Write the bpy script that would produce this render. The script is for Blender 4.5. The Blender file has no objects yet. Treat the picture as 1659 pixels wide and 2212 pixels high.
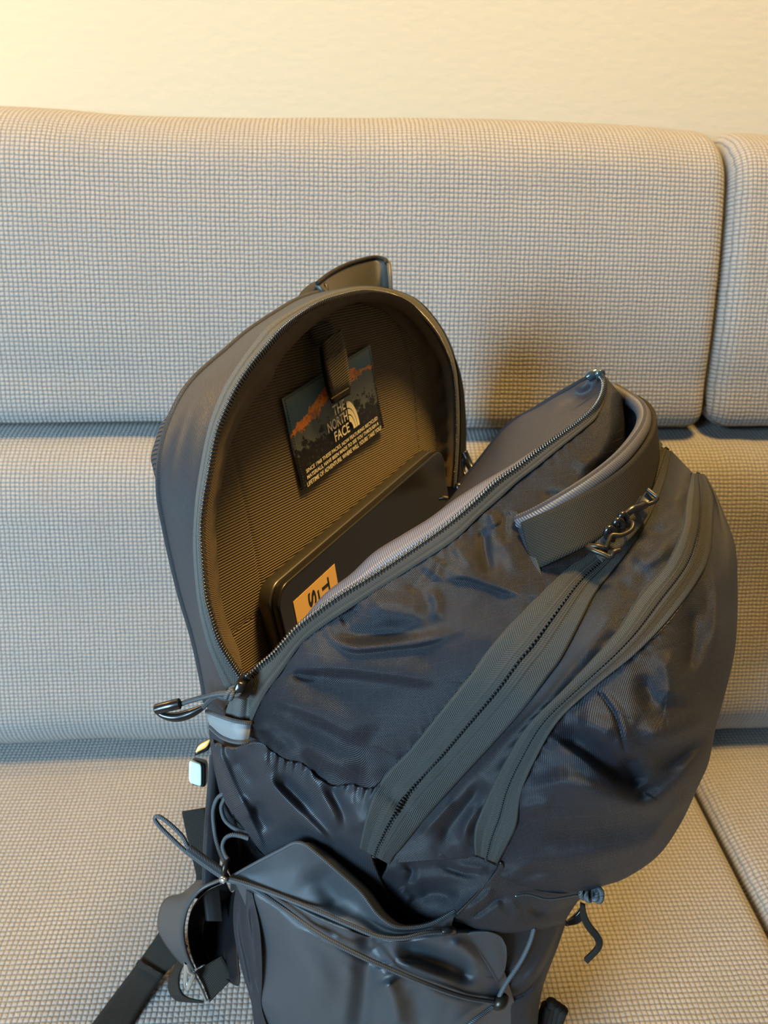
import bpy, math, random
import numpy as np
from mathutils import Vector
random.seed(4); rng = np.random.default_rng(4)
R = math.radians
W, H, F = 1659, 2212, 1660.0
sc = bpy.context.scene

# ------------------------------------------------------------------ camera
pit, yaw, rol = R(30), R(4), R(2)
CPOS = np.array([0.0, -0.65, 0.69])
FW = np.array([math.sin(yaw)*math.cos(pit), math.cos(yaw)*math.cos(pit), -math.sin(pit)])
_rt = np.array([math.cos(yaw), -math.sin(yaw), 0.0]); _up = np.cross(_rt, FW)
RT = math.cos(rol)*_rt + math.sin(rol)*_up
UP = np.cross(RT, FW)
cd = bpy.data.cameras.new('camera'); cam = bpy.data.objects.new('camera', cd)
sc.collection.objects.link(cam); sc.camera = cam
from mathutils import Matrix
cam.matrix_world = Matrix(((RT[0], UP[0], -FW[0], CPOS[0]), (RT[1], UP[1], -FW[1], CPOS[1]), (RT[2], UP[2], -FW[2], CPOS[2]), (0, 0, 0, 1)))
cd.sensor_fit = 'VERTICAL'; cd.sensor_height = 24.0; cd.lens = F/H*24.0
cd.clip_start = 0.02
cd.dof.use_dof = True; cd.dof.focus_distance = 0.41; cd.dof.aperture_fstop = 9.0

# ------------------------------------------------------------------ world, lights, exposure
wd = bpy.data.worlds.new('world'); sc.world = wd; wd.use_nodes = True
bg = wd.node_tree.nodes['Background']; bg.inputs[0].default_value = (1.0, 0.76, 0.50, 1); bg.inputs[1].default_value = 0.11
def area(name, loc, target, sx, sy, power, col):
    l = bpy.data.lights.new(name, 'AREA'); l.shape = 'RECTANGLE'; l.size = sx; l.size_y = sy; l.energy = power; l.color = col
    o = bpy.data.objects.new(name, l); sc.collection.objects.link(o); o.location = loc
    o.rotation_euler = (Vector(target)-Vector(loc)).to_track_quat('-Z', 'Y').to_euler(); return o
area('window_light', (-1.35, -1.72, 1.12), (0.03, -0.22, 0.05), 0.80, 0.85, 134.0, (0.49, 0.77, 1.0))
area('ceiling_lamp', (0.42, -0.06, 2.3), (0.1, -0.06, 0.3), 0.40, 0.40, 84.0, (1.0, 0.61, 0.18))
l = bpy.data.lights.new('lamp_by_wall', 'POINT'); l.energy = 16.0; l.color = (1.0, 0.55, 0.10); l.shadow_soft_size = 0.06
o = bpy.data.objects.new('lamp_by_wall', l); sc.collection.objects.link(o); o.location = (-0.80, 0.24, 0.98)
vs = sc.view_settings; vs.view_transform = 'Standard'; vs.look = 'None'; vs.gamma = 1.0; vs.use_curve_mapping = False; vs.exposure = -0.08

# ------------------------------------------------------------------ helpers
def at(x, y, t):
    """a point at depth t metres on the line of sight measured for photograph pixel (x, y)"""
    x = np.asarray(x, float); y = np.asarray(y, float); t = np.asarray(t, float)
    return CPOS + t[..., None]*(FW + RT*((x-W/2)/F)[..., None] - UP*((y-H/2)/F)[..., None])
# frame of the bag: a along its width, b up its back, c forward from the back panel
az, lam = R(56.7), R(10)
BA = np.array([math.cos(az), math.sin(az), 0.0]); _nh = np.array([BA[1], -BA[0], 0.0]); _z = np.array([0, 0, 1.0])
BB = math.cos(lam)*_z - math.sin(lam)*_nh; BC = math.cos(lam)*_nh + math.sin(lam)*_z
BO = at(574, 1284, 0.46)
def bag(a, b, c):
    a, b, c = np.broadcast_arrays(np.asarray(a, float), np.asarray(b, float), np.asarray(c, float))
    return BO + a[..., None]*BA + b[..., None]*BB + c[..., None]*BC
def loc(P): d = np.asarray(P)-BO; return np.stack([d@BA, d@BB, d@BC], -1)
def onc(p, c):
    """(a, b) of the point of plane c that photograph pixel p shows"""
    d = FW + RT*((p[0]-W/2)/F) - UP*((p[1]-H/2)/F)
    t = (c-(CPOS-BO)@BC)/(d@BC); return loc(CPOS+t*d)[:2]
def tc(p, c):
    d = FW + RT*((p[0]-W/2)/F) - UP*((p[1]-H/2)/F)
    return (c-(CPOS-BO)@BC)/(d@BC)
def spline(pts, n, closed=False):
    """centripetal-ish Catmull-Rom through pts, n samples evenly spaced by length"""
    P = np.asarray(pts, float)
    if len(P) == 2:
        s = np.linspace(0, 1, n)[:, None]; return P[0]*(1-s)+P[1]*s
    if closed: Q = np.vstack([P[-1], P, P[0], P[1]])
    else: Q = np.vstack([2*P[0]-P[1], P, 2*P[-1]-P[-2]])
    out = []
    for i in range(1, len(Q)-2):
        p0, p1, p2, p3 = Q[i-1:i+3]
        d0, d1, d2 = [max(np.linalg.norm(q)**.5, 1e-9) for q in (p1-p0, p2-p1, p3-p2)]
        m1 = (p2-p1) + d1*((p1-p0)/d0 - (p2-p0)/(d0+d1)); m2 = (p2-p1) + d1*((p3-p2)/d2 - (p3-p1)/(d1+d2))
        s = np.linspace(0, 1, 24, endpoint=False)[:, None]
        out.append((2*s**3-3*s**2+1)*p1+(s**3-2*s**2+s)*m1+(-2*s**3+3*s**2)*p2+(s**3-s**2)*m2)
    out.append(Q[-2][None]); D = np.vstack(out)
    L = np.r_[0, np.cumsum(np.linalg.norm(np.diff(D, axis=0), axis=1))]
    s = np.linspace(0, L[-1], n)
    return np.stack([np.interp(s, L, D[:, k]) for k in range(D.shape[1])], -1)
class Field:
    """smooth depth over the bag's shell through measured points (thin-plate spline)"""
    def __init__(s, pts, lam=1e-4):
        P = np.asarray(pts, float); s.X = P[:, :2]/400.0; n = len(P)
        K = s.k(s.X, s.X) + lam*np.eye(n); A = np.c_[np.ones(n), s.X]
        M = np.block([[K, A], [A.T, np.zeros((3, 3))]])
        s.w = np.linalg.solve(M, np.r_[P[:, 2], 0, 0, 0])
    def k(s, A, B):
        r2 = ((A[:, None]-B[None])**2).sum(-1); return 0.5*r2*np.log(r2+1e-12)
    def __call__(s, xy):
        sh = xy.shape[:-1]; X = xy.reshape(-1, 2)/400.0
        return (s.k(X, s.X)@s.w[:-3] + np.c_[np.ones(len(X)), X]@s.w[-3:]).reshape(sh)
def segdist(X, line):
    """distance, signed side and run (0..1) of pixels X to a polyline"""
    best = np.full(X.shape[:-1], 1e9); side = np.zeros_like(best); run = np.zeros_like(best)
    L = np.r_[0, np.cumsum(np.linalg.norm(np.diff(line, axis=0), axis=1))]
    for i in range(len(line)-1):
        a, b = line[i], line[i+1]; d = b-a; l2 = d@d
        s = np.clip(((X-a)@d)/l2, 0, 1); q = X-a-s[..., None]*d; r = np.sqrt((q**2).sum(-1))
        m = r < best; best = np.where(m, r, best)
        side = np.where(m, np.sign(d[0]*q[..., 1]-d[1]*q[..., 0]), side); run = np.where(m, (L[i]+s*(L[i+1]-L[i]))/L[-1], run)
    return best, side, run
def relief(X, strokes):
    """folds and puckers: each stroke = (points, height m, width px right, width px left[, taper])"""
    h = np.zeros(X.shape[:-1])
    for st in strokes:
        pts, amp, w1, w2 = st[:4]; tp = st[4] if len(st) > 4 else 0.3
        ln = spline(pts, max(12, 6*len(pts))); r, sd, run = segdist(X, ln)
        w = np.where(sd > 0, w1, w2)*1.2
        f = np.clip(np.minimum(run, 1-run)/tp, 0, 1) if tp > 0 else 1.0
        f = f*f*(3-2*f) if tp > 0 else 1.0
        h += amp*np.exp(-(r/w)**2)*(0.15+0.85*f if tp > 0 else 1.0)*(1 if tp == 0 else 1)
    return h
def grid_mesh(name, V, uv=None, closed_u=False):
    """V: (nv, nu, 3) grid -> mesh with uv in metres"""
    nv, nu = V.shape[:2]; me = bpy.data.meshes.new(name)
    idx = np.arange(nv*nu).reshape(nv, nu)
    if closed_u: r = np.roll(idx, -1, 1); a, b, c, d = idx[:-1], r[:-1], r[1:], idx[1:]
    else: a, b, c, d = idx[:-1, :-1], idx[:-1, 1:], idx[1:, 1:], idx[1:, :-1]
    q = np.stack([a, d, c, b], -1).reshape(-1, 4)
    me.vertices.add(nv*nu); me.vertices.foreach_set('co', V.reshape(-1).astype('f4'))
    me.loops.add(q.size); me.loops.foreach_set('vertex_index', q.reshape(-1).astype('i4'))
    me.polygons.add(len(q)); me.polygons.foreach_set('loop_start', np.arange(0, q.size, 4, dtype='i4'))
    me.update(calc_edges=True)
    if uv is None:
        du = np.linalg.norm(np.diff(V, axis=1), axis=2).mean(0); dv = np.linalg.norm(np.diff(V, axis=0), axis=2).mean(1)
        U, Vv = np.meshgrid(np.r_[0, np.cumsum(du)], np.r_[0, np.cumsum(dv)]); uv = np.stack([U, Vv], -1)
    ul = me.uv_layers.new(name='UVMap'); ul.data.foreach_set('uv', uv.reshape(-1, 2)[q.reshape(-1)].reshape(-1).astype('f4'))
    me.polygons.foreach_set('use_smooth', np.ones(len(q), dtype=bool)); me.validate(); return me
LINKED = []
def link(name, me, mat, parent=None, kind=None, label=None, cat=None, group=None):
    o = bpy.data.objects.new(name, me); sc.collection.objects.link(o); LINKED.append((name, o))
    if mat is not None and hasattr(me, 'materials'): me.materials.append(mat)
    if parent: o.parent = parent; o.matrix_parent_inverse = parent.matrix_world.inverted()
    for k, v in (('kind', kind), ('label', label), ('category', cat), ('group', group)):
        if v: o[k] = v
    return o
def empty(name, p, label, cat):
    o = bpy.data.objects.new(name, None); sc.collection.objects.link(o); o.location = Vector(p); o.empty_display_size = .02
    o['label'] = label; o['category'] = cat; bpy.context.view_layer.update(); return o
def loft_px(rows, nu, nv, field=None):
    Rr = []
    for r in rows:
        k = len(r[0]); P = spline(np.asarray(r, float)[:, :2] if k == 2 else r, nu)
        if k == 2: P = np.c_[P, field(P)]
        Rr.append(P)
    Rr = np.stack(Rr)
    if len(Rr) == 2:
        s = np.linspace(0, 1, nv)[:, None, None]; G = Rr[0]*(1-s)+Rr[1]*s
    else: G = np.stack([spline_even(Rr[:, i], nv) for i in range(nu)], 1)
    return G
def spline_even(P, n):
    """Catmull-Rom with uniform knots, n samples"""
    Q = np.vstack([2*P[0]-P[1], P, 2*P[-1]-P[-2]]); m = len(P)-1
    s = np.linspace(0, m, n); i = np.clip(s.astype(int), 0, m-1); f = (s-i)[:, None]
    p0, p1, p2, p3 = Q[i], Q[i+1], Q[i+2], Q[i+3]
    return .5*((2*p1)+(-p0+p2)*f+(2*p0-5*p1+4*p2-p3)*f**2+(-p0+3*p1-3*p2+p3)*f**3)
def add_skirt(V, d=0.003, dirv=None):
    """give a cloth edge its thickness: turn the border back by d"""
    dirv = FW if dirv is None else dirv
    top, bot = V[:1]+d*dirv, V[-1:]+d*dirv
    V = np.concatenate([top, V, bot], 0); le, ri = V[:, :1]+d*dirv, V[:, -1:]+d*dirv
    return np.concatenate([le, V, ri], 1)
def patch(name, rows, nu, nv, mat, parent, field=None, strokes=(), off=0.0, profile=None, rnd=None, skirt=0.004, label=None, refit=True, noise=0.0, kind=None):
    G = loft_px(rows, nu, nv, field)
    if field is not None and refit: G[..., 2] = field(G[..., :2])
    v = np.linspace(0, 1, nv)[:, None]; u = np.linspace(0, 1, nu)[None]
    if rnd: G[..., 2] += rnd(u, v)
    h = off + relief(G[..., :2], strokes)
    if profile is not None: h = h + profile(u, v)
    if noise: h = h + noise*fbm(G[..., :2]/60.0)
    G[..., 2] -= h
    V = at(G[..., 0], G[..., 1], G[..., 2])
    if skirt: V = add_skirt(V, skirt)
    return link(name, grid_mesh(name, V), mat, parent, label=label, kind=kind)
_ph = rng.uniform(0, 6.28, (24,)); _dr = rng.uniform(0, 6.28, (24,))
def fbm(X):
    h = 0
    for i in range(24):
        f = 0.5*1.17**i; h = h + np.sin(f*(X[..., 0]*math.cos(_dr[i])+X[..., 1]*math.sin(_dr[i]))+_ph[i])/f
    return h/4
def frames(P):
    T = np.gradient(P, axis=0); T /= np.linalg.norm(T, axis=1)[:, None]
    N = np.zeros_like(P); n = np.cross(T[0], [0.3, 0.5, 0.8]); n /= np.linalg.norm(n)
    for i in range(len(P)):
        n = n-(n@T[i])*T[i]; n /= np.linalg.norm(n); N[i] = n
    return T, N, np.cross(T, N)
def tube(name, pts, r, mat, parent, n=60, m=10, closed=False, taper=None, kind=None, label=None):
    P = spline(pts, n, closed); T, N, B = frames(P)
    rr = np.full(n, r) if taper is None else r*taper(np.linspace(0, 1, n))
    th = np.linspace(0, 2*np.pi, m, endpoint=False)
    V = P[:, None]+rr[:, None, None]*(np.cos(th)[None, :, None]*N[:, None]+np.sin(th)[None, :, None]*B[:, None])
    if not closed:
        V = np.concatenate([np.repeat(P[:1, None], m, 1), V, np.repeat(P[-1:, None], m, 1)], 0)
    U, Vv = np.meshgrid(np.linspace(0, 2*np.pi*r, m), np.r_[0, np.cumsum(np.linalg.norm(np.diff(V[:, 0], axis=0), axis=1))])
    return link(name, grid_mesh(name, V, np.stack([U, Vv], -1), True), mat, parent, kind=kind, label=label)
def ribbon(name, edge1, edge2, th, mat, parent, n=60, m=8, label=None, sag=None):
    """flat webbing between two 3-D edge curves, with thickness"""
    A, B = spline(edge1, n), spline(edge2, n); s = np.linspace(0, 1, m)[None, :, None]
    V = A[:, None]*(1-s)+B[:, None]*s
    Nn = np.cross(np.gradient(V, axis=0), np.gradient(V, axis=1)); Nn /= np.linalg.norm(Nn, axis=2)[..., None]+1e-12
    V2 = V+Nn*th
    C = np.concatenate([V, V2[:, ::-1]], 1)
    C = np.concatenate([C[:1].mean(1, keepdims=True).repeat(C.shape[1], 1), C, C[-1:].mean(1, keepdims=True).repeat(C.shape[1], 1)], 0)
    wdt = np.linalg.norm(A-B, axis=1).mean(); ln = np.r_[0, np.cumsum(np.linalg.norm(np.diff(C.mean(1), axis=0), axis=1))]
    U, Vv = np.meshgrid(np.r_[np.linspace(0, wdt, m), np.linspace(wdt, 0, m)], ln)
    return link(name, grid_mesh(name, C, np.stack([U, Vv], -1), True), mat, parent, label=label)
def merge(name, parts, mat, parent, kind=None, label=None, smooth=True):
    vs_, fs = [], []; k = 0
    for v, f in parts:
        vs_.append(v); fs += [tuple(i+k for i in q) for q in f]; k += len(v)
    me = bpy.data.meshes.new(name); me.from_pydata([tuple(p) for p in np.vstack(vs_)], [], fs)
    me.polygons.foreach_set('use_smooth', np.full(len(fs), smooth)); me.update()
    return link(name, me, mat, parent, kind=kind, label=label)
BOXF = [(0, 1, 3, 2), (4, 6, 7, 5), (0, 4, 5, 1), (2, 3, 7, 6), (0, 2, 6, 4), (1, 5, 7, 3)]
def boxv(c, ex, ey, ez):
    return np.array([c+i*ex+j*ey+k*ez for i in (-1, 1) for j in (-1, 1) for k in (-1, 1)])
def teeth(name, line3, nrm, step, ln, mat, parent, alt=False, label=None):
    """coil of a zip: one small rounded bar per tooth along the line"""
    P0 = spline(line3, 400); L = np.linalg.norm(np.diff(P0, axis=0), axis=1).sum(); n = int(L/step)
    P = spline(line3, n); T = np.gradient(P, axis=0); T /= np.linalg.norm(T, axis=1)[:, None]; parts = []
    O6 = [(0, 2, 4), (2, 1, 4), (1, 3, 4), (3, 0, 4), (2, 0, 5), (1, 2, 5), (3, 1, 5), (0, 3, 5)]
    for i in range(n):
        N = nrm(P[i]) if callable(nrm) else nrm
        S = np.cross(T[i], N); S /= np.linalg.norm(S); N = np.cross(S, T[i])
        o = P[i]+(S*ln*.35*(1 if i % 2 else -1) if alt else 0)
        ex, ey, ez = S*ln, T[i]*step*.33, N*step*.55
        v = []
        for sx in (-1, 1):
            for k in range(6):
                a = k*math.pi/3; v.append(o+sx*ex+ey*math.cos(a)+ez*math.sin(a))
        v.append(o-ex*1.25); v.append(o+ex*1.25)
        f = [(k, (k+1) % 6, 6+(k+1) % 6, 6+k) for k in range(6)]+[(12, (k+1) % 6, k) for k in range(6)]+[(13, 6+k, 6+(k+1) % 6) for k in range(6)]
        parts.append((np.array(v), f))
    return merge(name, parts, mat, parent, kind='stuff', label=label)

# ------------------------------------------------------------------ materials
def newmat(name, col, rough=0.6, metal=0.0, spec=0.5, sheen=0.0, coat=0.0):
    m = bpy.data.materials.new(name); m.use_nodes = True; b = m.node_tree.nodes['Principled BSDF']
    b.inputs['Base Color'].default_value = (*col, 1); b.inputs['Roughness'].default_value = rough; b.inputs['Metallic'].default_value = metal
    b.inputs['Specular IOR Level'].default_value = spec; b.inputs['Sheen Weight'].default_value = sheen; b.inputs['Coat Weight'].default_value = coat
    return m
class NT:
    def __init__(s, m): s.t = m.node_tree; s.b = s.t.nodes['Principled BSDF']
    def n(s, ty, **kw):
        x = s.t.nodes.new(ty)
        for k, v in kw.items(): setattr(x, k, v)
        return x
    def l(s, a, b): s.t.links.new(a, b)
    def m(s, op, a, b=None, c=None):
        x = s.n('ShaderNodeMath', operation=op)
        for i, v in enumerate((a, b, c)):
            if v is None: continue
            if isinstance(v, (int, float)): x.inputs[i].default_value = v
            else: s.l(v, x.inputs[i])
        return x.outputs[0]
    def uv(s):
        sp = s.n('ShaderNodeSeparateXYZ'); c = s.n('ShaderNodeTexCoord'); s.l(c.outputs['UV'], sp.inputs[0]); s.c = c; return sp.outputs[0], sp.outputs[1]
    def noise(s, scale, detail=2, rough=.5, vec=None):
        x = s.n('ShaderNodeTexNoise'); x.inputs['Scale'].default_value = scale; x.inputs['Detail'].default_value = detail; x.inputs['Roughness'].default_value = rough
        if vec is not None: s.l(vec, x.inputs['Vector'])
        return x.outputs['Fac']
    def bump(s, h, dist, strength=1.0):
        x = s.n('ShaderNodeBump'); x.inputs['Distance'].default_value = dist; x.inputs['Strength'].default_value = strength; s.l(h, x.inputs['Height']); s.l(x.outputs[0], s.b.inputs['Normal'])
    def ramp(s, f, stops):
        x = s.n('ShaderNodeValToRGB'); e = x.color_ramp.elements
        while len(e) < len(stops): e.new(0.5)
        for i, (p, c) in enumerate(stops): e[i].position = p; e[i].color = (*c, 1)
        s.l(f, x.inputs[0]); return x.outputs[0]
    def mix(s, f, a, b, bt='MIX'):
        x = s.n('ShaderNodeMix', data_type='RGBA', blend_type=bt)
        for i, v in ((0, f), (6, a), (7, b)):
            if isinstance(v, (int, float)): x.inputs[i].default_value = v
            elif isinstance(v, tuple): x.inputs[i].default_value = (*v, 1)
            else: s.l(v, x.inputs[i])
        return x.outputs[2]
def weave(name, col, pitch, rough, dist, rip=0.0, spec=.5, sheen=0.0, twill=False, diag=0.0, col2=None, herring=0.0):
    m = newmat(name, col, rough, 0, spec, sheen); t = NT(m); u, v = t.uv(); k = 2*math.pi/pitch
    if diag:
        u2 = t.m('ADD', t.m('MULTIPLY', u, math.cos(diag)), t.m('MULTIPLY', v, math.sin(diag)))
        v = t.m('SUBTRACT', t.m('MULTIPLY', v, math.cos(diag)), t.m('MULTIPLY', u, math.sin(diag))); u = u2
    if herring:
        tri = t.m('MULTIPLY', t.m('ABSOLUTE', t.m('SUBTRACT', t.m('FRACT', t.m('DIVIDE', v, herring)), .5)), herring)
        h = t.m('SINE', t.m('MULTIPLY', t.m('ADD', u, tri), k))
    elif twill: h = t.m('SINE', t.m('ADD', t.m('MULTIPLY', v, k), t.m('MULTIPLY', u, k*.12)))
    else: h = t.m('MULTIPLY', t.m('SINE', t.m('MULTIPLY', u, k)), t.m('SINE', t.m('MULTIPLY', v, k)))
    cf = t.m('MULTIPLY_ADD', h, .5, .5)
    if rip:
        ru = t.m('LESS_THAN', t.m('FRACT', t.m('DIVIDE', u, rip)), .055); rv = t.m('LESS_THAN', t.m('FRACT', t.m('DIVIDE', v, rip)), .055)
        rr = t.m('MAXIMUM', ru, rv); h = t.m('ADD', h, t.m('MULTIPLY', rr, 1.2))
        cf = t.m('ADD', t.m('MULTIPLY', cf, .6), t.m('MULTIPLY', rr, .7))
    nz = t.noise(90, 3); c2 = col2 or tuple(min(1, c*1.9) for c in col)
    c = t.mix(t.m('MULTIPLY', cf, .8), tuple(x*.75 for x in col), c2); c = t.mix(t.m('MULTIPLY', nz, .35), c, tuple(x*.6 for x in col))
    t.l(c, t.b.inputs['Base Color']); t.bump(h, dist); return m
M = {}
M['nylon'] = weave('navy_ripstop_nylon', (.0115, .0123, .017), .0011, .46, .00016, rip=.0065, diag=.5, spec=.42)
M['nylon_plain'] = weave('navy_nylon', (.013, .0145, .019), .0010, .46, .00014, spec=.42)
M['twill'] = weave('twill_nylon', (.022, .023, .027), .0010, .42, .00012, twill=True, diag=.9)
M['lining'] = weave('ribbed_lining', (.150, .115, .066), .0017, .75, .0003, twill=True, spec=.3)
M['lining_plain'] = weave('arch_wall_lining', (.12, .09, .055), .0012, .7, .00015, spec=.3)
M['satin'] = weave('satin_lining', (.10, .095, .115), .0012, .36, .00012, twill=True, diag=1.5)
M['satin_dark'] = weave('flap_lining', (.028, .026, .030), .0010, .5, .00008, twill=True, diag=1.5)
M['twill_side'] = weave('side_twill', (.014, .016, .021), .0010, .48, .00006, twill=True, diag=-.9)
M['tape'] = weave('zip_tape', (.046, .046, .043), .0012, .85, .0003, herring=.011, spec=.3)
M['tape_lit'] = weave('zip_tape_knit_lit', (.085, .084, .078), .0012, .85, .0002, spec=.3)  # same knit as the rim tape, window light painted in as lighter grey
M['tape_shaded'] = weave('zip_tape_knit_shaded', (.045, .044, .040), .0012, .85, .0002, spec=.3)  # same knit as the tray tape, its dimmer light painted in as darker grey
M['webbing'] = weave('webbing', (.015, .0125, .0095), .0012, .7, .00018, spec=.22, twill=True, diag=0)
M['webbing_smooth'] = newmat('smooth_webbing', (.035, .038, .04), .45)
M['black_cloth'] = newmat('black_coated_cloth', (.006, .006, .007), .3)
M['satin_pipe'] = weave('padded_piping', (.06, .058, .066), .0014, .45, .0002, twill=True, diag=.5)
M['strap_ribs'] = weave('ribbed_strap', (.02, .021, .032), .0026, .6, .0010, twill=True, diag=1.5)
M['webbing_loop'] = newmat('loop_webbing', (.05, .046, .038), .5)
M['plate'] = newmat('plate_window_reflection', (.55, .72, .72), .18)  # window reflection on the glossy buckle, painted in as a pale colour
M['plate_warm_lit'] = newmat('plate_warm_light', (.85, .50, .14), .3)  # warm light falling on the second buckle, painted in as its colour
M['steel_dark'] = newmat('dark_glossy_metal', (.10, .14, .17), .15, .8)
M['webbing_brown'] = weave('ribbed_webbing', (.12, .10, .062), .0017, .7, .0004, twill=True, spec=.3)
M['handle'] = weave('handle_webbing', (.017, .015, .0115), .0015, .75, .00025, spec=.2)
M['coated'] = newmat('coated_fabric', (.031, .039, .047), .30, 0, .8)
t = NT(M['coated']); t.bump(t.noise(900, 2), .0001)
M['black'] = newmat('black_plastic', (.008, .008, .008), .25)
M['cord'] = weave('cord', (.045, .050, .056), .0010, .6, .0001, twill=True, diag=.6)
M['reflective'] = newmat('reflective_tape', (.17, .175, .175), .55, .0, .3)
M['tooth'] = newmat('zip_tooth', (.02, .02, .02), .22, 0, .8)
M['tooth_dark'] = newmat('closed_zip_tooth', (.006, .006, .006), .5, 0, .25)
M['laptop'] = newmat('laptop_shell', (.10, .095, .088), .36, .8)
M['laptop_lid'] = newmat('laptop_lid', (.012, .0115, .012), .30, .1)
M['sticker'] = newmat('sticker', (.80, .50, .17), .5)
M['ink'] = newmat('ink', (.01, .01, .01), .5)
M['cream'] = newmat('cream_print', (.95, .86, .58), .6)
M['brass'] = newmat('bronze_metal', (.022, .017, .011), .36, .5)
M['steel'] = newmat('grey_metal', (.55, .58, .58), .25, .9)
def sofa_mat(name, tint):
    m = newmat(name, tint, .95, 0, .15, .15); t = NT(m); u, v = t.uv(); k = math.pi/.0047
    wob = t.m('MULTIPLY', t.m('SUBTRACT', t.noise(60, 2, vec=t.c.outputs['UV']), .5), .0022)
    su = t.m('ABSOLUTE', t.m('SINE', t.m('MULTIPLY', t.m('ADD', u, wob), k))); sv = t.m('ABSOLUTE', t.m('SINE', t.m('MULTIPLY', t.m('ADD', v, wob), k*1.05)))
    h = t.m('POWER', t.m('MULTIPLY', su, sv), .55)
    n1 = t.noise(420, 3, .6, t.c.outputs['UV']); n2 = t.noise(22, 3, .55, t.c.outputs['UV']); n3 = t.noise(1500, 2, .6, t.c.outputs['UV'])
    fac = t.m('ADD', t.m('MULTIPLY', h, .52), t.m('MULTIPLY', n1, .48))
    c = t.ramp(fac, [(.25, tuple(x*.38 for x in tint)), (.52, tint), (.95, tuple(min(1, x*1.38) for x in tint))])
    c = t.mix(t.m('MULTIPLY', t.m('SUBTRACT', n2, .35), .9), c, tuple(x*.80 for x in tint))
    t.l(c, t.b.inputs['Base Color'])
    t.bump(t.m('ADD', h, t.m('ADD', t.m('MULTIPLY', n1, .8), t.m('MULTIPLY', n3, .35))), .0012); return m
M['sofa'] = sofa_mat('grey_waffle_fabric', (.262, .250, .236))
m = newmat('painted_wall', (.53, .44, .305), .85, 0, .2); t = NT(m); t.bump(t.noise(300, 3), .0004); M['wall'] = m
m = newmat('wood_floor', (.25, .16, .09), .5); M['floor'] = m

# ------------------------------------------------------------------ room
def box_obj(name, lo, hi, mat, **kw):
    c = (np.array(lo)+np.array(hi))/2; e = (np.array(hi)-np.array(lo))/2
    me = bpy.data.meshes.new(name); me.from_pydata([tuple(p) for p in boxv(c, np.array([e[0], 0, 0]), np.array([0, e[1], 0]), np.array([0, 0, e[2]]))], [], BOXF); me.update()
    return link(name, me, mat, **kw)
box_obj('wall_back', (-3, .42, -.45), (3, .50, 2.5), M['wall'], kind='structure')
box_obj('floor', (-3, -3, -.50), (3, .50, -.45), M['floor'], kind='structure')

# ------------------------------------------------------------------ sofa cushions
def cushion(name, prof, x0, x1, r, nx, label, cat, group=None, bulge=0.0, seam=None, np_=160):
    P = spline(prof, np_, True)[:-1]; c = P.mean(0); half = np.abs(P-c).min(0).max(); hm = np.linalg.norm(P-c, axis=1).min()
    xs = [x0+r*(1-math.cos(a)) for a in np.linspace(0, math.pi/2, 14)]+list(np.linspace(x0+r, x1-r, nx)[1:-1])+[x1-r*(1-math.cos(a)) for a in np.linspace(math.pi/2, 0, 14)]
    T = np.roll(P, -1, 0)-np.roll(P, 1, 0); T /= np.linalg.norm(T, axis=1)[:, None]; Nn = np.stack([T[:, 1], -T[:, 0]], -1)
    if ((P-c)*Nn).sum() < 0: Nn = -Nn
    V = []
    for x in xs:
        d = min(x-x0, x1-x); ins = r-math.sqrt(max(r*r-(r-min(d, r))**2, 0))
        b = bulge*(1-((2*x-x0-x1)/(x1-x0))**4)
        q = P+Nn*(b-ins)
        q = q+Nn*(0.0022*fbm(np.stack([np.full(len(P), x*16+prof[0][1]*90), np.arange(len(P))*.09], -1))[:, None])
        if seam is not None: q = q-Nn*(.004*math.exp(-((x-seam)/.006)**2)-.002*math.exp(-((x-seam-.02)/.012)**2))
        V.append(np.c_[np.full(len(P), x), q])
    V = np.stack(V); cen = V.mean(1, keepdims=True).repeat(V.shape[1], 1)
    V = np.concatenate([cen[:1], V, cen[-1:]], 0)
    ln = np.r_[0, np.cumsum(np.linalg.norm(np.diff(P, axis=0), axis=1))]; U, Vv = np.meshgrid(ln, V[:, 0, 0])
    return link(name, grid_mesh(name, V, np.stack([Vv, U], -1), True), M['sofa'], label=label, cat=cat, group=group)
def yf(z): return z*math.tan(R(17))
ZS = -.008
def sh(pr, dz=ZS): return [(y, z+dz) for y, z in pr]
head = sh([(yf(.375)+.006, .362), (yf(.42), .42), (yf(.5)-.004, .50), (yf(.58), .58), (yf(.625)+.012, .628), (yf(.65)+.045, .648), (.30, .645), (.345, .61), (.345, .5), (.335, .38), (.28, .3535), (.18, .3535)])
back = sh([(.012, .010), (-.012, .05), (.006, .12), (.036, .20), (.054, .26), (.066, .296), (.084, .325), (.112, .341), (.15, .346), (.22, .345), (.30, .330), (.335, .28), (.335, .1), (.30, .012), (.15, .004)])
seat = sh([(-.60, -.01), (-.55, .006), (-.42, .010), (-.25, .007), (-.10, .002), (.02, -.003), (.20, -.012), (.33, -.03), (.34, -.10), (.33, -.165), (.1, -.17), (-.3, -.17), (-.58, -.165), (-.625, -.13), (-.628, -.06)])
GS = .412
cushion('headrest_cushion', head, -1.5, GS-.003, .022, 90, 'long grey woven headrest cushion behind the backpack, leftmost of the two', 'cushion')
cushion('headrest_cushion', head, GS+.003, 1.5, .022, 60, 'grey woven headrest cushion at the right edge, beyond the dark gap', 'cushion')
cushion('back_cushion', back, -1.5, 1.5, .03, 160, 'long grey woven backrest cushion directly behind the backpack, below the headrests', 'cushion', seam=GS+.012)
cushion('seat_cushion', seat, -1.5, GS-.003, .02, 90, 'grey woven seat cushion that the backpack stands on', 'cushion')
cushion('seat_cushion', seat, GS+.003, 1.5, .02, 60, 'grey woven seat cushion in the lower right corner, beyond the seam gap', 'cushion')
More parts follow.
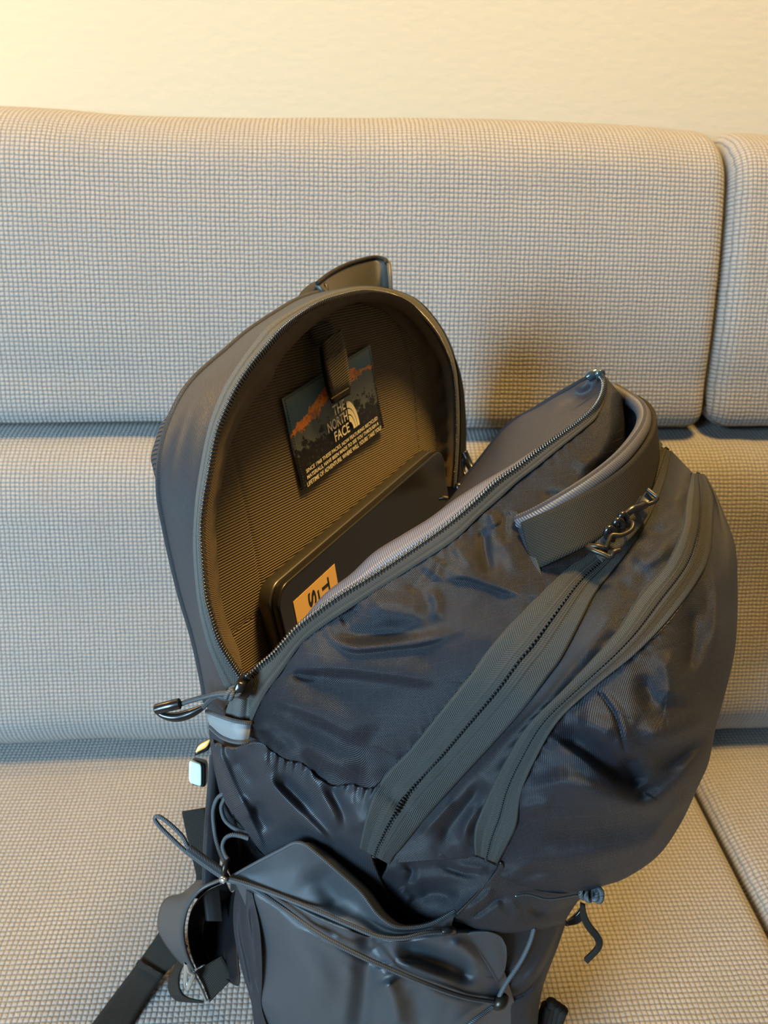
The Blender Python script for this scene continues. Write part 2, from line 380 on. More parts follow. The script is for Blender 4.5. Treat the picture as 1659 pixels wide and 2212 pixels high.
box_obj('sofa_base', (-1.5, -.55, -.44), (1.5, .33, -.19), M['sofa'], label='low upholstered grey sofa base under the seat cushions', cat='sofa')

# ------------------------------------------------------------------ backpack: measured shell
# outer shell of the bag's front, near side and pocket: photograph pixel -> depth in metres
SH = [(525,1480,.404),(500,1560,.412),(458,1622,.432),(442,1489,.425),(575,1851,.455),(483,1723,.447),(530,1790,.452),
 (600,1400,.398),(640,1370,.395),(750,1290,.392),(880,1200,.395),(1000,1120,.401),(1100,1050,.409),(1200,960,.422),(1290,880,.445),(1310,830,.462),
 (820,1850,.422),(870,1640,.395),(950,1540,.378),(1080,1370,.362),(1200,1255,.374),(1330,1190,.398),(1400,1090,.422),(1440,965,.468),
 (1060,1850,.42),(1120,1650,.378),(1250,1480,.357),(1380,1330,.366),(1480,1150,.402),(1510,1030,.452),
 (1350,1600,.345),(1270,1700,.362),(1200,1800,.39),(1450,1500,.362),(1520,1400,.382),(1540,1250,.405),(1545,1570,.395),(1590,1300,.425),(1568,1119,.445),(1480,1720,.40),(1420,1850,.42),(1340,1900,.43),(1150,1930,.432),(1230,1935,.432),(1080,1910,.428),
 (700,1600,.402),(650,1700,.415),(600,1750,.428),(700,1780,.418),(780,1850,.425),(640,1850,.44),(760,1920,.45),(850,1960,.45),(940,1960,.44),(990,1975,.436)]
FS = Field(SH)
bp = empty('backpack', bag(.09, -.40, .06), 'open dark navy backpack standing tilted on the seat cushion', 'backpack')

# --- back tray ------------------------------------------------------
Z1 = [(519,1462),(495,1425),(474,1388),(455,1330),(445,1290),(437,1210),(434,1138),(440,1080),(449,1030),(469,932),(492,876),(515,831),(546,785),(584,740),(600,721),(636,690),(690,657),(745,639),(781,632),(817,634),(853,643),(895,667),(941,717),(966,765),(977,800),(983,850),(985,910),(984,980),(979,1051)]
TO = [(497,1510),(470,1450),(450,1400),(432,1330),(424,1280),(417,1184),(420,1100),(427,1040),(448,930),(468,870),(487,830),(515,785),(550,738),(575,708),(612,681),(680,645),(735,626),(785,619),(825,621),(860,629),(903,650),(951,707),(975,757),(986,800),(991,850),(993,910),(991,980),(985,1060)]
CZ = .030
def cz(n): return np.interp(np.linspace(0, 1, n), [0, .5, .72, 1], [.030, .030, .014, .008])
def plane_px(P, c):
    c = np.broadcast_to(c, (len(P),)); return np.array([[*p, tc(p, k)] for p, k in zip(P, c)])
Zp = plane_px(Z1, cz(len(Z1)))
patch('zipper_tape', [plane_px(TO, cz(len(TO))-.008), Zp], 420, 14, M['tape_lit'], bp, skirt=.002,
      profile=lambda u, v: .0009*np.sin(np.pi*v)**.5+.0006*np.exp(-((v-.30)/.07)**2)-.0005*np.exp(-((v-.45)/.04)**2))
teeth('zipper_teeth', at(*Zp.T)+BC*.0006, BC, .0018, .0017, M['tooth'], bp)
# inner lining of the arch wall, between the zip and the padded panel
ab = np.array([onc(p, k) for p, k in zip(Z1, cz(len(Z1)))])
cen = np.array([.075, .02])
ins_ = np.interp(np.linspace(0, 1, len(ab)), [0, .15, .48, .62, 1], [.016, .024, .026, .006, .003])[:, None]
abn = ab+(cen-ab)/np.linalg.norm(cen-ab, axis=1)[:, None]*ins_
CP = -.008
N = 300
r0 = spline(ab, N); r1 = spline(abn, N)
czN = np.interp(np.linspace(0, 1, N), np.linspace(0, 1, len(Z1)), cz(len(Z1)))
rows = [bag(r0[:, 0], r0[:, 1], czN-.001), bag(r0[:, 0]*.6+r1[:, 0]*.4, r0[:, 1]*.6+r1[:, 1]*.4, czN*.9+CP*.1)]
for k in range(7):
    f = .35+.65*k/6; cc = czN*(1-f)+CP*f
    wv = .0016*np.sin(r1[:, 0]*260+r1[:, 1]*330+k*.5)*np.sin(k/6*np.pi)
    nn = (cen-r1)/np.linalg.norm(cen-r1, axis=1)[:, None]; q = r1+nn*(wv[:, None]-.003*math.sin(k/6*np.pi))
    rows.append(bag(q[:, 0], q[:, 1], cc))
link('arch_lining', grid_mesh('arch_lining', np.stack(rows)), M['lining_plain'] if 'lining_plain' in M else M['lining'], bp)
# padded back panel lining: flat ribbed cloth; quilted seam lines pressed in
o2 = spline(np.vstack([abn, [[.205, -.12], [.19, -.30], [-.05, -.30], [-.058, -.10]]]), 361, True)[:-1]
S = np.linspace(0, 1, 150)[:, None, None]
Q = cen*(1-S)+o2[None]*S
SEAM = [[onc(p, CP) for p in q] for q in ([(484, 915), (500, 985), (525, 1090), (548, 1200), (566, 1310), (575, 1370)], [(858, 700), (880, 760), (893, 850), (905, 1000), (918, 1100)], [(480, 1385), (530, 1340), (590, 1300), (760, 1160), (960, 985)])]
hh = np.zeros(Q.shape[:2])
for sm in SEAM:
    r, _, _ = segdist(Q, np.array(sm)); hh -= .0009*np.exp(-(r/.0012)**2)
hh += .003*np.clip(1-((Q[..., 0]-.08)/.16)**2, 0, 1)
V = bag(Q[..., 0], Q[..., 1], CP+hh)
link('back_lining', grid_mesh('back_lining', V, Q[..., :], True), M['lining'], bp)
stp = []
for sm in SEAM[:3]:
    L = spline(np.array(sm), 220)
    for i in range(0, 218, 3):
        a, b = L[i], L[i+1]; A, B = bag(*a, CP+.0012), bag(*b, CP+.0012); d = (B-A)
        stp.append((boxv((A+B)/2, d*.6, np.cross(BC, d)/np.linalg.norm(d)*.00022, BC*.00025), BOXF))
merge('seam_stitching', stp, M['webbing_brown'], bp, kind='stuff')

# outer wall of the back tray: from the zip tape round to the wearer's side
SIL = [(452,1575),(442,1489),(419,1379),(392,1287),(372,1205),(358,1140),(346,1070),(346,1001),(360,932),(384,872),(410,831),(445,795),(483,763),(530,722),(575,690),(605,671),(640,650),(687,633),(727,625),(763,618.5),(799,617.5),(835,622),(871,637),(905,652),(953,705),(978,755),(989,800),(994,850),(996,910),(994,980),(988,1060)]
sil = plane_px(SIL, cz(len(SIL))-.052)
mid = []
To3 = spline(plane_px(TO, cz(len(TO))-.012), 60); To3[:, 0] += 3; Si3 = spline(sil, 60)
def between(f, push): 
    g = To3*(1-f)+Si3*f; g[:, 2] -= push; return g
bk = Si3.copy(); bk2 = Si3.copy()
bk[:, 2] += .010; bk2[:, 2] += .016; cpx = np.array([700, 1000.])
bk[:, :2] += (cpx-bk[:, :2])*.03; bk2[:, :2] += (cpx-bk2[:, :2])*.13
ST_back = [([(470,780),(430,860),(405,950),(395,1060),(402,1200),(425,1330)], .0012, 12, 20, .2), ([(440,820),(400,900),(372,1000),(366,1080)], -.0015, 8, 8, .3), ([(430,1300),(455,1420),(465,1500)], .0025, 10, 14, .4),([(600,700),(540,745),(490,800)], .001, 10, 10, .4)]
patch('back_gusset', [To3, between(.35, .004), between(.75, .006), Si3, bk, bk2], 300, 70, M['twill'], bp, strokes=ST_back, skirt=0)
pip = at(Si3[:, 0], Si3[:, 1], Si3[:, 2]+.001)
tube('back_seam_piping', pip[2:38], .0022, M['nylon_plain'], bp, 160)
# wearer's side of the bag: padded back panel shell, closing the bag behind
arch = spline(np.array([loc(p)[:2] for p in at(Si3[:, 0], Si3[:, 1], Si3[:, 2])]), 120)
arch = np.vstack([arch, spline(np.array([arch[-1], [.20, -.20], [.17, -.385], [.06, -.39], [-.03, -.385], [-.06, -.25], arch[0]]), 120)[1:-1]])
cc0 = arch.mean(0); arch = arch+(cc0-arch)/np.linalg.norm(cc0-arch, axis=1)[:, None]*.016; S = np.linspace(1, 0, 40)[:, None, None]
Q = cc0*(1-S)+arch[None]*S
V = bag(Q[..., 0], Q[..., 1], -.030-.022*(1-S[..., 0]**6))
link('back_panel', grid_mesh('back_panel', V, None, True), M['nylon_plain'], bp)

# --- front: flap of the main compartment, flopped forward ------------------
RIM = [(532,1470,.403),(560,1440,.400),(591,1414,.397),(638,1361,.394),(685,1323,.392),(732,1289,.391),(795,1251,.391),(873,1201,.393),(967,1135,.397),(1030,1082,.402),(1074,1041,.407),(1123,1007,.413),(1160,978,.418),(1200,949,.424),(1249,913,.434),(1285,880,.444),(1302,848,.455),(1304,822,.464),(1292,807,.474)]
TLO = [(541,1566),(554,1536),(572,1501),(606,1455),(654,1389),(700,1352),(754,1316),(820,1272),(886,1230),(983,1166),(1040,1112),(1080,1077),(1120,1040),(1160,1009),(1215,964),(1260,928),(1288,903),(1306,868),(1311,838),(1302,806)]
tlo = [(x, y, float(FS(np.array([[x, y]]))[0])) for x, y in TLO]
P = np.array(RIM)
def zprof(u, v): return .0012+.0009*np.sin(np.pi*np.clip(v, 0, 1))**.5-.0006*np.exp(-((v-.62)/.05)**2)+.0004*np.exp(-((v-.78)/.06)**2)
patch('zipper_tape', [RIM, tlo], 420, 16, M['tape_shaded'], bp, skirt=.002, profile=zprof)
nr = -(FW*.75+BA*.45-BC*.2); nr /= np.linalg.norm(nr)
teeth('zipper_teeth', at(P[:, 0], P[:, 1], P[:, 2]-.0016), nr, .0018, .0017, M['tooth'], bp)
# satin hem folded over behind the teeth
BU = [(560,1436,.404),(600,1398,.402),(654,1339,.402),(701,1285,.401),(748,1251,.401),(798,1203,.402),(873,1155,.404),(936,1116,.407),(999,1069,.411),(1050,1038,.414),(1080,1022,.417),(1123,993,.420),(1160,969,.424)]
Pm = P[1:13].copy(); Pm[:, 2] += .0005
b1 = spline(np.array(BU), 12); Pm = spline(Pm, 12); m1 = Pm*.45+b1*.55; m1[:, 2] -= .0035
b2 = b1.copy(); b2[:, 2] += .02; b2[:, 1] += 14; b3 = b1.copy(); b3[:, 2] += .05; b3[:, 1] += 150
b0 = b1.copy(); b0[:, 2] -= .0005
patch('hem_lining', [Pm, m1, b0, b2, b3], 300, 40, M['satin'], bp, skirt=0)
# far half of the opening: inside of the flap, turned towards the camera
P2 = P.copy(); P2[:, 2] += .004
FAR = [(985,1062,.60),(1010,1026,.594),(1040,988,.584),(1090,926,.565),(1120,902,.553),(1150,886,.543),(1200,855,.522),(1240,832,.504),(1265,818,.49),(1280,809,.481),(1290,804,.476)]
nr_ = spline(P2[7:], 40); fr_ = spline(np.array(FAR), 40)
mm = nr_*.5+fr_*.5; mm[:, 2] += .012
low = spline(P2[7:], 40); low[:, 1] += 30; low[:, 2] += .03
back_ = fr_.copy(); back_[:, 2] += .01; back_[:, 1] += 4
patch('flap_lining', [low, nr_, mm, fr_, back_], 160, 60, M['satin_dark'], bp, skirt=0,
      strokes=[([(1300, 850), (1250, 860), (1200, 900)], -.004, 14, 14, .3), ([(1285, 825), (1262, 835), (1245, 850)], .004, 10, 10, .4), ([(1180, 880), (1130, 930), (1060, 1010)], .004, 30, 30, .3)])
tube('flap_binding', at(*np.array(FAR).T), .0016, M['nylon_plain'], bp, 60)
# cloth below the zip: near gusset of the flap
GLO = [(540,1592),(560,1600),(590,1622),(620,1640),(655,1648),(690,1680),(725,1696),(760,1692),(800,1702),(826,1684),(884,1621),(949,1540),(1019,1453),(1086,1368),(1128,1325),(1195,1258),(1280,1190),(1345,1110),(1395,1040),(1432,960)]
WG = [ # folds seen on the big navy face: height, width below, width above
 ([(705,1366),(735,1390),(765,1399),(830,1395),(918,1384),(995,1362)], .0050, 8, 16, .25),
 ([(725,1365),(765,1372),(830,1368),(890,1360)], -.0042, 13, 16, .3),
 ([(785,1300),(830,1315),(890,1325),(935,1335)], .0055, 20, 30, .3),
 ([(925,1270),(942,1300),(940,1345)], .0030, 10, 12, .3),
 ([(765,1300),(752,1335),(735,1352)], -.003, 12, 12, .3),
 ([(618,1432),(650,1436),(758,1442),(860,1455),(955,1470)], .0062, 15, 44, .25),
 ([(625,1452),(650,1460),(700,1462)], -.003, 9, 9, .3),
 ([(570,1503),(620,1515),(690,1544),(758,1578),(805,1606)], .0062, 17, 46, .25),
 ([(612,1590),(680,1622),(740,1648),(795,1668)], .0052, 20, 24, .3),
 ([(560,1556),(590,1590),(640,1618)], -.003, 12, 12, .3),
 ([(955,1251),(1001,1243),(1064,1262),(1132,1285)], .0050, 8, 30, .25),
 ([(1043,1135),(1046,1190),(1058,1246)], -.0058, 12, 11, .25),
 ([(984,1165),(1000,1195),(1030,1225)], .0030, 14, 16, .3),
 ([(1075,1145),(1100,1190),(1125,1255)], .0042, 18, 22, .3),
 ([(1060,1100),(1066,1125),(1075,1140)], .0035, 9, 9, .3),
 ([(1095,1095),(1090,1140),(1100,1180)], -.0035, 9, 9, .3),
 ([(925,1225),(905,1250),(885,1285)], -.0028, 12, 16, .3), ([(955,1205),(945,1235),(940,1255)], .0030, 11, 11, .3),
 ([(1040,1310),(1000,1380),(930,1450)], .0025, 40, 40, .4),
 ([(1345,840),(1356,890),(1352,950),(1318,1010),(1270,1045)], -.030, 16, 16, .2), ([(1170,1060),(1200,1075),(1230,1065)], -.004, 12, 12, .4), ([(1240,980),(1262,1000),(1290,1005)], .003, 16, 16, .4)]
pk = [(x, y) for x, y in TLO]
def pucker(u, v): return .0004*np.sin(u*190+3*np.sin(u*23))*np.exp(-v/.06)+.0006*np.sin(u*150+4*np.sin(u*17))*np.exp(-(1-v)/.06)
patch('gusset_panel', [TLO, GLO], 420, 190, M['nylon'], bp, FS, WG, profile=pucker, noise=.0008, skirt=.004)
# lower near side
SA = [(455,1600),(500,1618),(560,1604),(590,1626),(620,1644),(655,1652),(690,1684),(725,1700),(760,1696),(800,1706),(826,1690)]
SB = [(490,1740),(545,1810),(600,1872),(680,1880),(740,1900),(790,1925),(850,1960)]
SM = [(462,1640),(510,1690),(560,1710),(640,1740),(700,1770),(760,1770),(812,1745)]
SM2 = [(483,1723),(525,1780),(572,1830),(650,1830),(720,1850),(770,1850),(800,1840)]
WS = [([(465,1606),(500,1690),(540,1775),(574,1850)], .0048, 12, 9, .15), ([(510,1622),(528,1660),(556,1700)], -.0038, 12, 12, .3),
 ([(560,1625),(585,1670),(600,1700)], .0035, 14, 14, .3), ([(566,1672),(615,1725),(659,1768),(722,1832)], .0052, 20, 10, .2), ([(590,1670),(640,1715),(680,1760)], -.0042, 13, 13, .3),
 ([(662,1655),(700,1720),(736,1800)], .0052, 12, 14, .25), ([(690,1690),(735,1740),(760,1790)], -.003, 13, 13, .3), ([(515,1720),(535,1750),(546,1772)], .0035, 12, 12, .3),
 ([(556,1725),(562,1760),(590,1800)], -.005, 11, 13, .3), ([(600,1790),(680,1830),(740,1850)], -.0035, 20, 20, .3), ([(750,1710),(762,1760),(790,1800)], .003, 16, 16, .3)]
patch('side_panel', [SA, SM, SM2, SB], 220, 130, M['twill_side'], bp, FS, WS, profile=lambda u, v: .0012*np.sin(u*95+3*np.sin(u*14))*np.exp(-v/.06), noise=.0012, skirt=.004)
# --- wide zip band 1
A1 = [(776,1832),(782,1800),(792,1757),(824,1684),(884,1619),(949,1538),(1019,1451),(1063,1391),(1086,1366),(1128,1322),(1195,1256),(1229,1226),(1280,1190),(1345,1110),(1395,1040),(1430,965)]
B1 = [(842,1868),(852,1850),(867,1833),(916,1773),(987,1692),(1063,1610),(1139,1524),(1187,1460),(1209,1431),(1254,1346),(1288,1280),(1326,1232),(1364,1182),(1402,1119),(1432,1050),(1450,975)]
def bandprof(raise_, slit):
    def f(u, v):
        h = raise_*np.clip(np.minimum(v, 1-v)/.05, 0, 1)**.5
        h = h-.0028*np.exp(-((v-.5)/.022)**2)
        for c in (.36, .41, .60, .65): h = h+.0006*np.exp(-((v-c)/.018)**2)
        return h+.0007*(np.exp(-((v-.47)/.03)**2)+np.exp(-((v-.53)/.03)**2))
    return f
patch('zipper_tape', [A1, B1], 520, 70, M['tape'], bp, FS, profile=bandprof(.0022, 1), noise=.0005, strokes=[([(800,1700),(850,1720),(880,1760)], -.003, 14, 14, .3), ([(905,1640),(950,1680)], .001, 20, 20, .4)], label='wide herringbone zip band')
c1 = (spline(np.array(A1, float), 60)+spline(np.array(B1, float), 60))/2
tt = FS(c1); teeth('zipper_teeth', at(c1[:, 0], c1[:, 1], tt-.0011), nr, .0021, .0013, M['tooth_dark'], bp)
# --- strip of cloth between the two zips
A2 = [(842,1866),(852,1848),(867,1831),(916,1771),(987,1690),(1063,1608),(1139,1522),(1209,1429),(1254,1344),(1288,1278),(1326,1230),(1364,1180),(1402,1117),(1432,1048),(1450,973)]
B2 = [(1030,1852),(1028,1815),(1030,1784),(1060,1713),(1098,1638),(1142,1567),(1218,1491),(1305,1399),(1338,1359),(1384,1287),(1443,1216),(1476,1140),(1485,1076),(1497,1022)]
W2 = [([(905,1805),(940,1770),(985,1720)], .004, 10, 12, .3), ([(950,1830),(970,1790),(1010,1740),(1050,1680)], -.006, 16, 14, .25), ([(1000,1830),(1010,1780),(1040,1730)], .0045, 10, 10, .3), ([(1100,1600),(1180,1505),(1260,1400)], .0018, 18, 18, .3),
 ([(1330,1260),(1370,1270),(1410,1230)], -.0030, 12, 14, .3), ([(1360,1200),(1400,1210),(1450,1170)], .004, 14, 12, .3), ([(1390,1140),(1430,1150),(1475,1110)], -.0045, 12, 14, .3), ([(1420,1060),(1450,1080),(1480,1070)], .003, 14, 14, .4), ([(1340,1300),(1300,1360),(1240,1440)], .002, 14, 14, .3)]
patch('middle_panel', [A2, B2], 420, 90, M['nylon_plain'], bp, FS, W2, off=-.001, profile=lambda u, v: .0035*np.sin(np.pi*v)+.0008*np.sin(u*120+3*np.sin(u*19))*np.exp(-(1-v)/.1), noise=.0007)
# --- zip band 2
A3 = [(1026,1846),(1024,1815),(1028,1782),(1057,1713),(1095,1638),(1139,1567),(1215,1491),(1302,1399),(1335,1359),(1381,1287),(1440,1216),(1474,1140),(1482,1076),(1494,1022)]
B3 = [(1076,1866),(1098,1825),(1117,1784),(1128,1713),(1160,1638),(1209,1556),(1291,1480),(1372,1415),(1444,1342),(1507,1258),(1533,1203),(1541,1119),(1541,1072),(1522,1024)]
patch('zipper_tape', [A3, B3], 480, 60, M['tape'], bp, FS, profile=bandprof(.0035, 1), noise=.0005, label='curved zip band of the front pocket')
c3 = (spline(np.array(A3, float), 60)+spline(np.array(B3, float), 60))/2
tt = FS(c3); teeth('zipper_teeth', at(c3[:, 0], c3[:, 1], tt-.0025), nr, .0017, .0010, M['tooth_dark'], bp)
# --- front pocket, slumped over to the right
A4 = [(1070,1866),(1096,1825),(1115,1784),(1126,1713),(1158,1638),(1207,1556),(1289,1480),(1370,1415),(1446,1342),(1505,1258),(1531,1203),(1539,1119),(1539,1072),(1522,1026)]
B4 = [(1079,1905),(1139,1936),(1220,1941),(1302,1914),(1345,1900),(1420,1850),(1470,1780),(1510,1695),(1530,1650),(1546,1572),(1562,1515),(1588,1400),(1593,1266),(1588,1182),(1567,1119),(1541,1058),(1524,1028)]
Af = spline(np.array(A4, float), 60); Bf = spline(np.array(B4, float), 60)
Af = np.c_[Af, FS(Af)]; Bf = np.c_[Bf, FS(Bf)]
def mixr(f):
    g = Af*(1-f)+Bf*f; g[:, 2] = FS(g[:, :2]); return g
u60 = np.linspace(0, 1, 60)
rows4 = [Af]+[mixr(f) for f in (.12, .25, .4, .55, .7, .82, .91, .97)]
for r_, a_ in zip(rows4[4:], (.0, .002, .006, .011, .017)): r_[:, 2] += a_
e = Bf.copy(); e[:, 2] += .026
e2 = Bf.copy(); e2[:, 2] += .050; e2[:, :2] += (np.array([1330, 1520])-e2[:, :2])*.04
e3 = Bf.copy(); e3[:, 2] += .075; e3[:, :2] += (np.array([1300, 1520])-e3[:, :2])*.16
rows4 += [e, e2, e3]
W4 = [([(1290,1490),(1325,1540),(1345,1600),(1352,1625)], -.0022, 4, 4, .1), ([(1302,1488),(1340,1545),(1360,1610)], .0012, 7, 7, .2),
 ([(1185,1580),(1245,1605),(1315,1655),(1385,1705)], -.015, 14, 30, .3), ([(1350,1630),(1368,1668),(1388,1700)], -.010, 16, 18, .3),
 ([(1130,1720),(1220,1690),(1310,1722),(1390,1745),(1470,1690),(1550,1575)], .012, 30, 22, .25),
 ([(1375,1560),(1430,1590),(1490,1570),(1560,1520)], .010, 18, 34, .3), ([(1400,1660),(1460,1640),(1530,1590)], -.004, 12, 16, .3),
 ([(1240,1560),(1290,1570),(1330,1600)], .005, 22, 22, .3),
 ([(1150,1800),(1250,1810),(1340,1790),(1430,1750)], -.006, 26, 26, .3), ([(1130,1860),(1220,1860),(1330,1840),(1440,1800)], .004, 18, 22, .3),
 ([(1430,1400),(1450,1470),(1445,1530)], .007, 22, 30, .3), ([(1490,1300),(1495,1390),(1475,1470)], -.007, 18, 18, .3), ([(1540,1200),(1550,1310),(1540,1420)], .006, 14, 18, .3), ([(1380,1450),(1400,1500),(1420,1540)], -.004, 16, 16, .4),
 ([(1380,1850),(1440,1770),(1505,1700)], .004, 12, 12, .3), ([(1110,1900),(1180,1880),(1240,1890)], -.003, 12, 12, .4), ([(1120,1760),(1160,1740),(1200,1750)], .004, 14, 14, .4)]
patch('front_pocket', rows4, 420, 240, M['nylon'], bp, FS, W4, refit=False, noise=.0008, skirt=0,
      profile=lambda u, v: .0014*np.sin(u*130+4*np.sin(u*21))*np.exp(-v/.03))

# ------------------------------------------------------------------ lower half of the bag
def seat_t(x, y, z):
    d = FW + RT*((x-W/2)/F) - UP*((y-H/2)/F); return (z-CPOS[2])/d[2]
LP = [(503,1900,.452),(560,1915,.446),(640,1950,.436),(700,1985,.430),(780,2040,.430),(850,2030,.430),(930,2020,.436),(1000,2020,.446),(950,2080,.442),(960,2140,.452),(1080,2168,.486),
 (600,2060,.468),(566,2175,.502),(700,2120,.452),(800,2200,.470),(950,2212,.474),(620,2000,.450),(1100,2060,.478),(1082,2135,.480),(1160,2212,.512),(540,2160,.506),(505,2010,.474),(522,2096,.492),(640,2212,.495)]
FL = Field(LP)
def ext(row, dy, z):   # carry a row down to the seat, outside the frame
    return [(x, y+dy, seat_t(x, y+dy, z)) for x, y in row]
# body of the bottle pocket, black coated cloth
PT = [(506,1902),(595,1938),(691,1985),(759,2012),(821,2030),(870,2034),(930,2026),(985,2016),(1040,2014)]
PM = [(537,1980),(600,2010),(691,2040),(783,2075),(860,2105),(932,2132),(1004,2140),(1050,2110),(1085,2090)]
PN = [(548,2100),(610,2130),(690,2140),(780,2160),(860,2180),(932,2190),(1004,2190),(1062,2180),(1110,2160)]
PB = [(566,2175),(628,2205),(700,2235),(780,2260),(860,2280),(932,2290),(1004,2290),(1080,2280),(1140,2260)]
def fr(row, f): return [(x, y, float(f(np.array([[x, y]], float))[0])) for x, y in row]
pb = fr(PB, FL); pb2 = [(x*.9+80, y+110, t+.045) for x, y, t in pb]
WP = [([(600,1965),(640,2040),(680,2110),(720,2190)], .009, 40, 34, .3), ([(793,1995),(797,2050),(790,2120),(784,2180),(770,2260)], -.013, 22, 20, .12), ([(828,2110),(850,2160),(862,2230)], .012, 16, 18, .2), ([(740,2080),(760,2110),(755,2150),(740,2230)], .004, 16, 16, .2),
 ([(880,2130),(900,2170),(905,2230)], -.006, 22, 22, .3), ([(815,2034),(825,2060),(835,2090)], -.007, 14, 14, .2), ([(850,2046),(920,2070),(990,2100),(1035,2108)], -.010, 16, 22, .2), ([(840,2075),(920,2100),(1000,2120)], .005, 16, 14, .3), ([(960,2035),(1000,2050),(1040,2095)], .005, 16, 14, .3),
 ([(640,1985),(700,2022),(760,2050)], .003, 14, 14, .3), ([(690,1995),(740,2030),(770,2060)], -.003, 12, 12, .4), ([(537,1913),(595,1951),(691,2019),(783,2067),(860,2101),(932,2130),(1004,2154),(1062,2164)], -.0025, 8, 8, 0.05), ([(960,2180),(1000,2200),(1030,2230)], .004, 24, 24, .4)]
patch('bottle_pocket', [fr(PT, FL), fr(PM, FL), fr(PN, FL), pb, pb2], 320, 240, M['coated'], bp, None, WP, skirt=.004, noise=.0006)
# ribbed stretch side of the pocket
patch('pocket_side', [[(512,1905,.462),(504,1960,.474),(505,2010,.482),(522,2096,.497),(542,2164,.510),(550,2230,.53)], [(530,1920,.452),(532,1980,.462),(540,2040,.474),(553,2110,.488),(562,2172,.501),(580,2240,.52)], [(545,1930,.450),(560,2000,.458),(565,2060,.466),(566,2110,.480),(566,2178,.502),(585,2240,.52)]], 150, 50, M['nylon_plain'], bp,
      strokes=[([(525,1930),(520,2000),(535,2080),(552,2160)], -.003, 5, 5, .2), ([(540,1950),(548,2020),(556,2100)], -.0025, 5, 5, .2)], skirt=.003)
# flap of the pocket: stiff lip sagging open
RIMF = [(497,1895,.455),(560,1860,.440),(610,1834,.428),(636,1821,.422),(655,1823,.419),(690,1849,.419),(725,1879,.420),(778,1927,.423),(816,1976,.425),(850,2000,.427),(884,2004,.430),(932,1995,.434),(985,1966,.440)]
LOWF = [(500,1900,.453),(545,1914,.447),(595,1932,.440),(640,1951,.435),(691,1971,.430),(730,1988,.428),(759,2000,.427),(790,2012,.427),(821,2024,.4275),(845,2027,.428),(869,2026,.429),(918,2016,.434),(975,2000,.441)]
rf, lf = spline(np.array(RIMF), 80), spline(np.array(LOWF), 80)
mf = rf*.5+lf*.5; mf[:, 2] += .006*np.sin(np.linspace(0, np.pi, 80))
patch('pocket_flap', [rf, mf, lf], 160, 60, M['coated'], bp, None, [([(690,1860),(715,1920),(745,1985)], -.006, 26, 30, .3), ([(570,1870),(620,1890),(660,1920)], .002, 30, 30, .4)], skirt=.003)
inn = rf.copy(); inn[:, 2] += .001
i2 = rf.copy(); i2[:, 0] += 22*np.sin(np.linspace(.3, 2.9, 80)); i2[:, 1] -= 4; i2[:, 2] += .010
i2[:24] = rf[:24]+np.array([1, 2, .003])
i3 = i2.copy(); i3[:, 1] += 30; i3[:, 2] += .03
patch('pocket_hem', [inn, i2, i3], 160, 30, M['coated'], bp, None, skirt=0)
tube('pocket_edge_binding', at(rf[:, 0], rf[:, 1], rf[:, 2]-.0004), .0009, M['cord'], bp, 120, 8)
# crinkled cloth below the zips and under the slumped pocket
E1 = [(838,1864),(880,1850),(930,1838),(980,1848),(1030,1852),(1076,1872)]; E2 = [(800,1900),(840,1940),(880,1975),(930,1985),(975,1985),(992,1975)]
patch('lower_panel', [fr(E1, FS), [(830,1890,.434),(868,1910,.438),(910,1915,.438),(960,1915,.435),(1010,1910,.431),(1045,1915,.429)], [(800,1915,.455),(845,1950,.455),(885,1982,.452),(930,1990,.448),(960,1990,.444),(988,1978,.437)]], 160, 90, M['nylon_plain'], bp, None,
      [([(850,1890),(900,1900),(960,1895),(1040,1900)], .003, 14, 14, .3), ([(870,1860),(890,1880),(880,1910)], -.004, 8, 8, .3), ([(930,1840),(990,1868),(1060,1880)], .0030, 8, 10, .2), ([(940,1860),(1000,1885),(1040,1888)], -.003, 8, 8, .3), ([(900,1940),(940,1930),(990,1945)], -.004, 12, 12, .3), ([(860,1920),(890,1950)], .004, 10, 10, .3)], noise=.0015, skirt=.004)
tube('panel_piping', at(*np.array([(1083,1862,.4185),(1068,1888,.4255),(1040,1920,.4295),(1010,1952,.4335),(985,1976,.4365)]).T), .0009, M['black_cloth'], bp, 40)
U1 = [(1090,1870,.424),(1085,1905,.428),(1140,1937,.436),(1220,1942,.44),(1275,1925,.452)]; 
patch('pocket_underside', [[(1086,1866,.419),(1100,1890,.428),(1150,1920,.437),(1215,1930,.442),(1275,1918,.455)], [(1040,1925,.430),(1080,1935,.436),(1140,1945,.444),(1215,1950,.455),(1262,1935,.468)], [(1010,1955,.434),(1060,1965,.442),(1130,1972,.452),(1200,1968,.468),(1246,1950,.482)], [(985,1980,.440),(1050,2008,.452),(1120,2008,.460),(1180,2000,.475),(1222,1988,.490)], [(985,1990,.455),(1050,2016,.470),(1120,2016,.475),(1180,2008,.49),(1222,1994,.50)]], 160, 90, M['nylon_plain'], bp, None,
      [([(1080,1925),(1090,1960),(1120,1972)], -.003, 10, 10, .3), ([(1060,1945),(1100,1965),(1130,1960)], .004, 14, 14, .3), ([(1145,1950),(1160,1965),(1190,1960)], -.004, 10, 12, .3), ([(1000,1975),(1040,1945),(1070,1915)], .003, 8, 8, .3), ([(1015,1985),(1055,1955),(1085,1935)], -.003, 7, 7, .3)], noise=.001, skirt=.003)
tube('pocket_seam', at(*np.array([(1112,1936,.433),(1139,1932,.434),(1183,1942,.438),(1248,1933,.446)]).T), .0005, M['steel_dark'], bp, 30, 6)
LF = [(1055,2010),(1090,2012),(1154,2006),(1200,1998),(1224,1990)]
LM = [(1080,2100),(1110,2090),(1150,2070),(1180,2060),(1204,2048)]
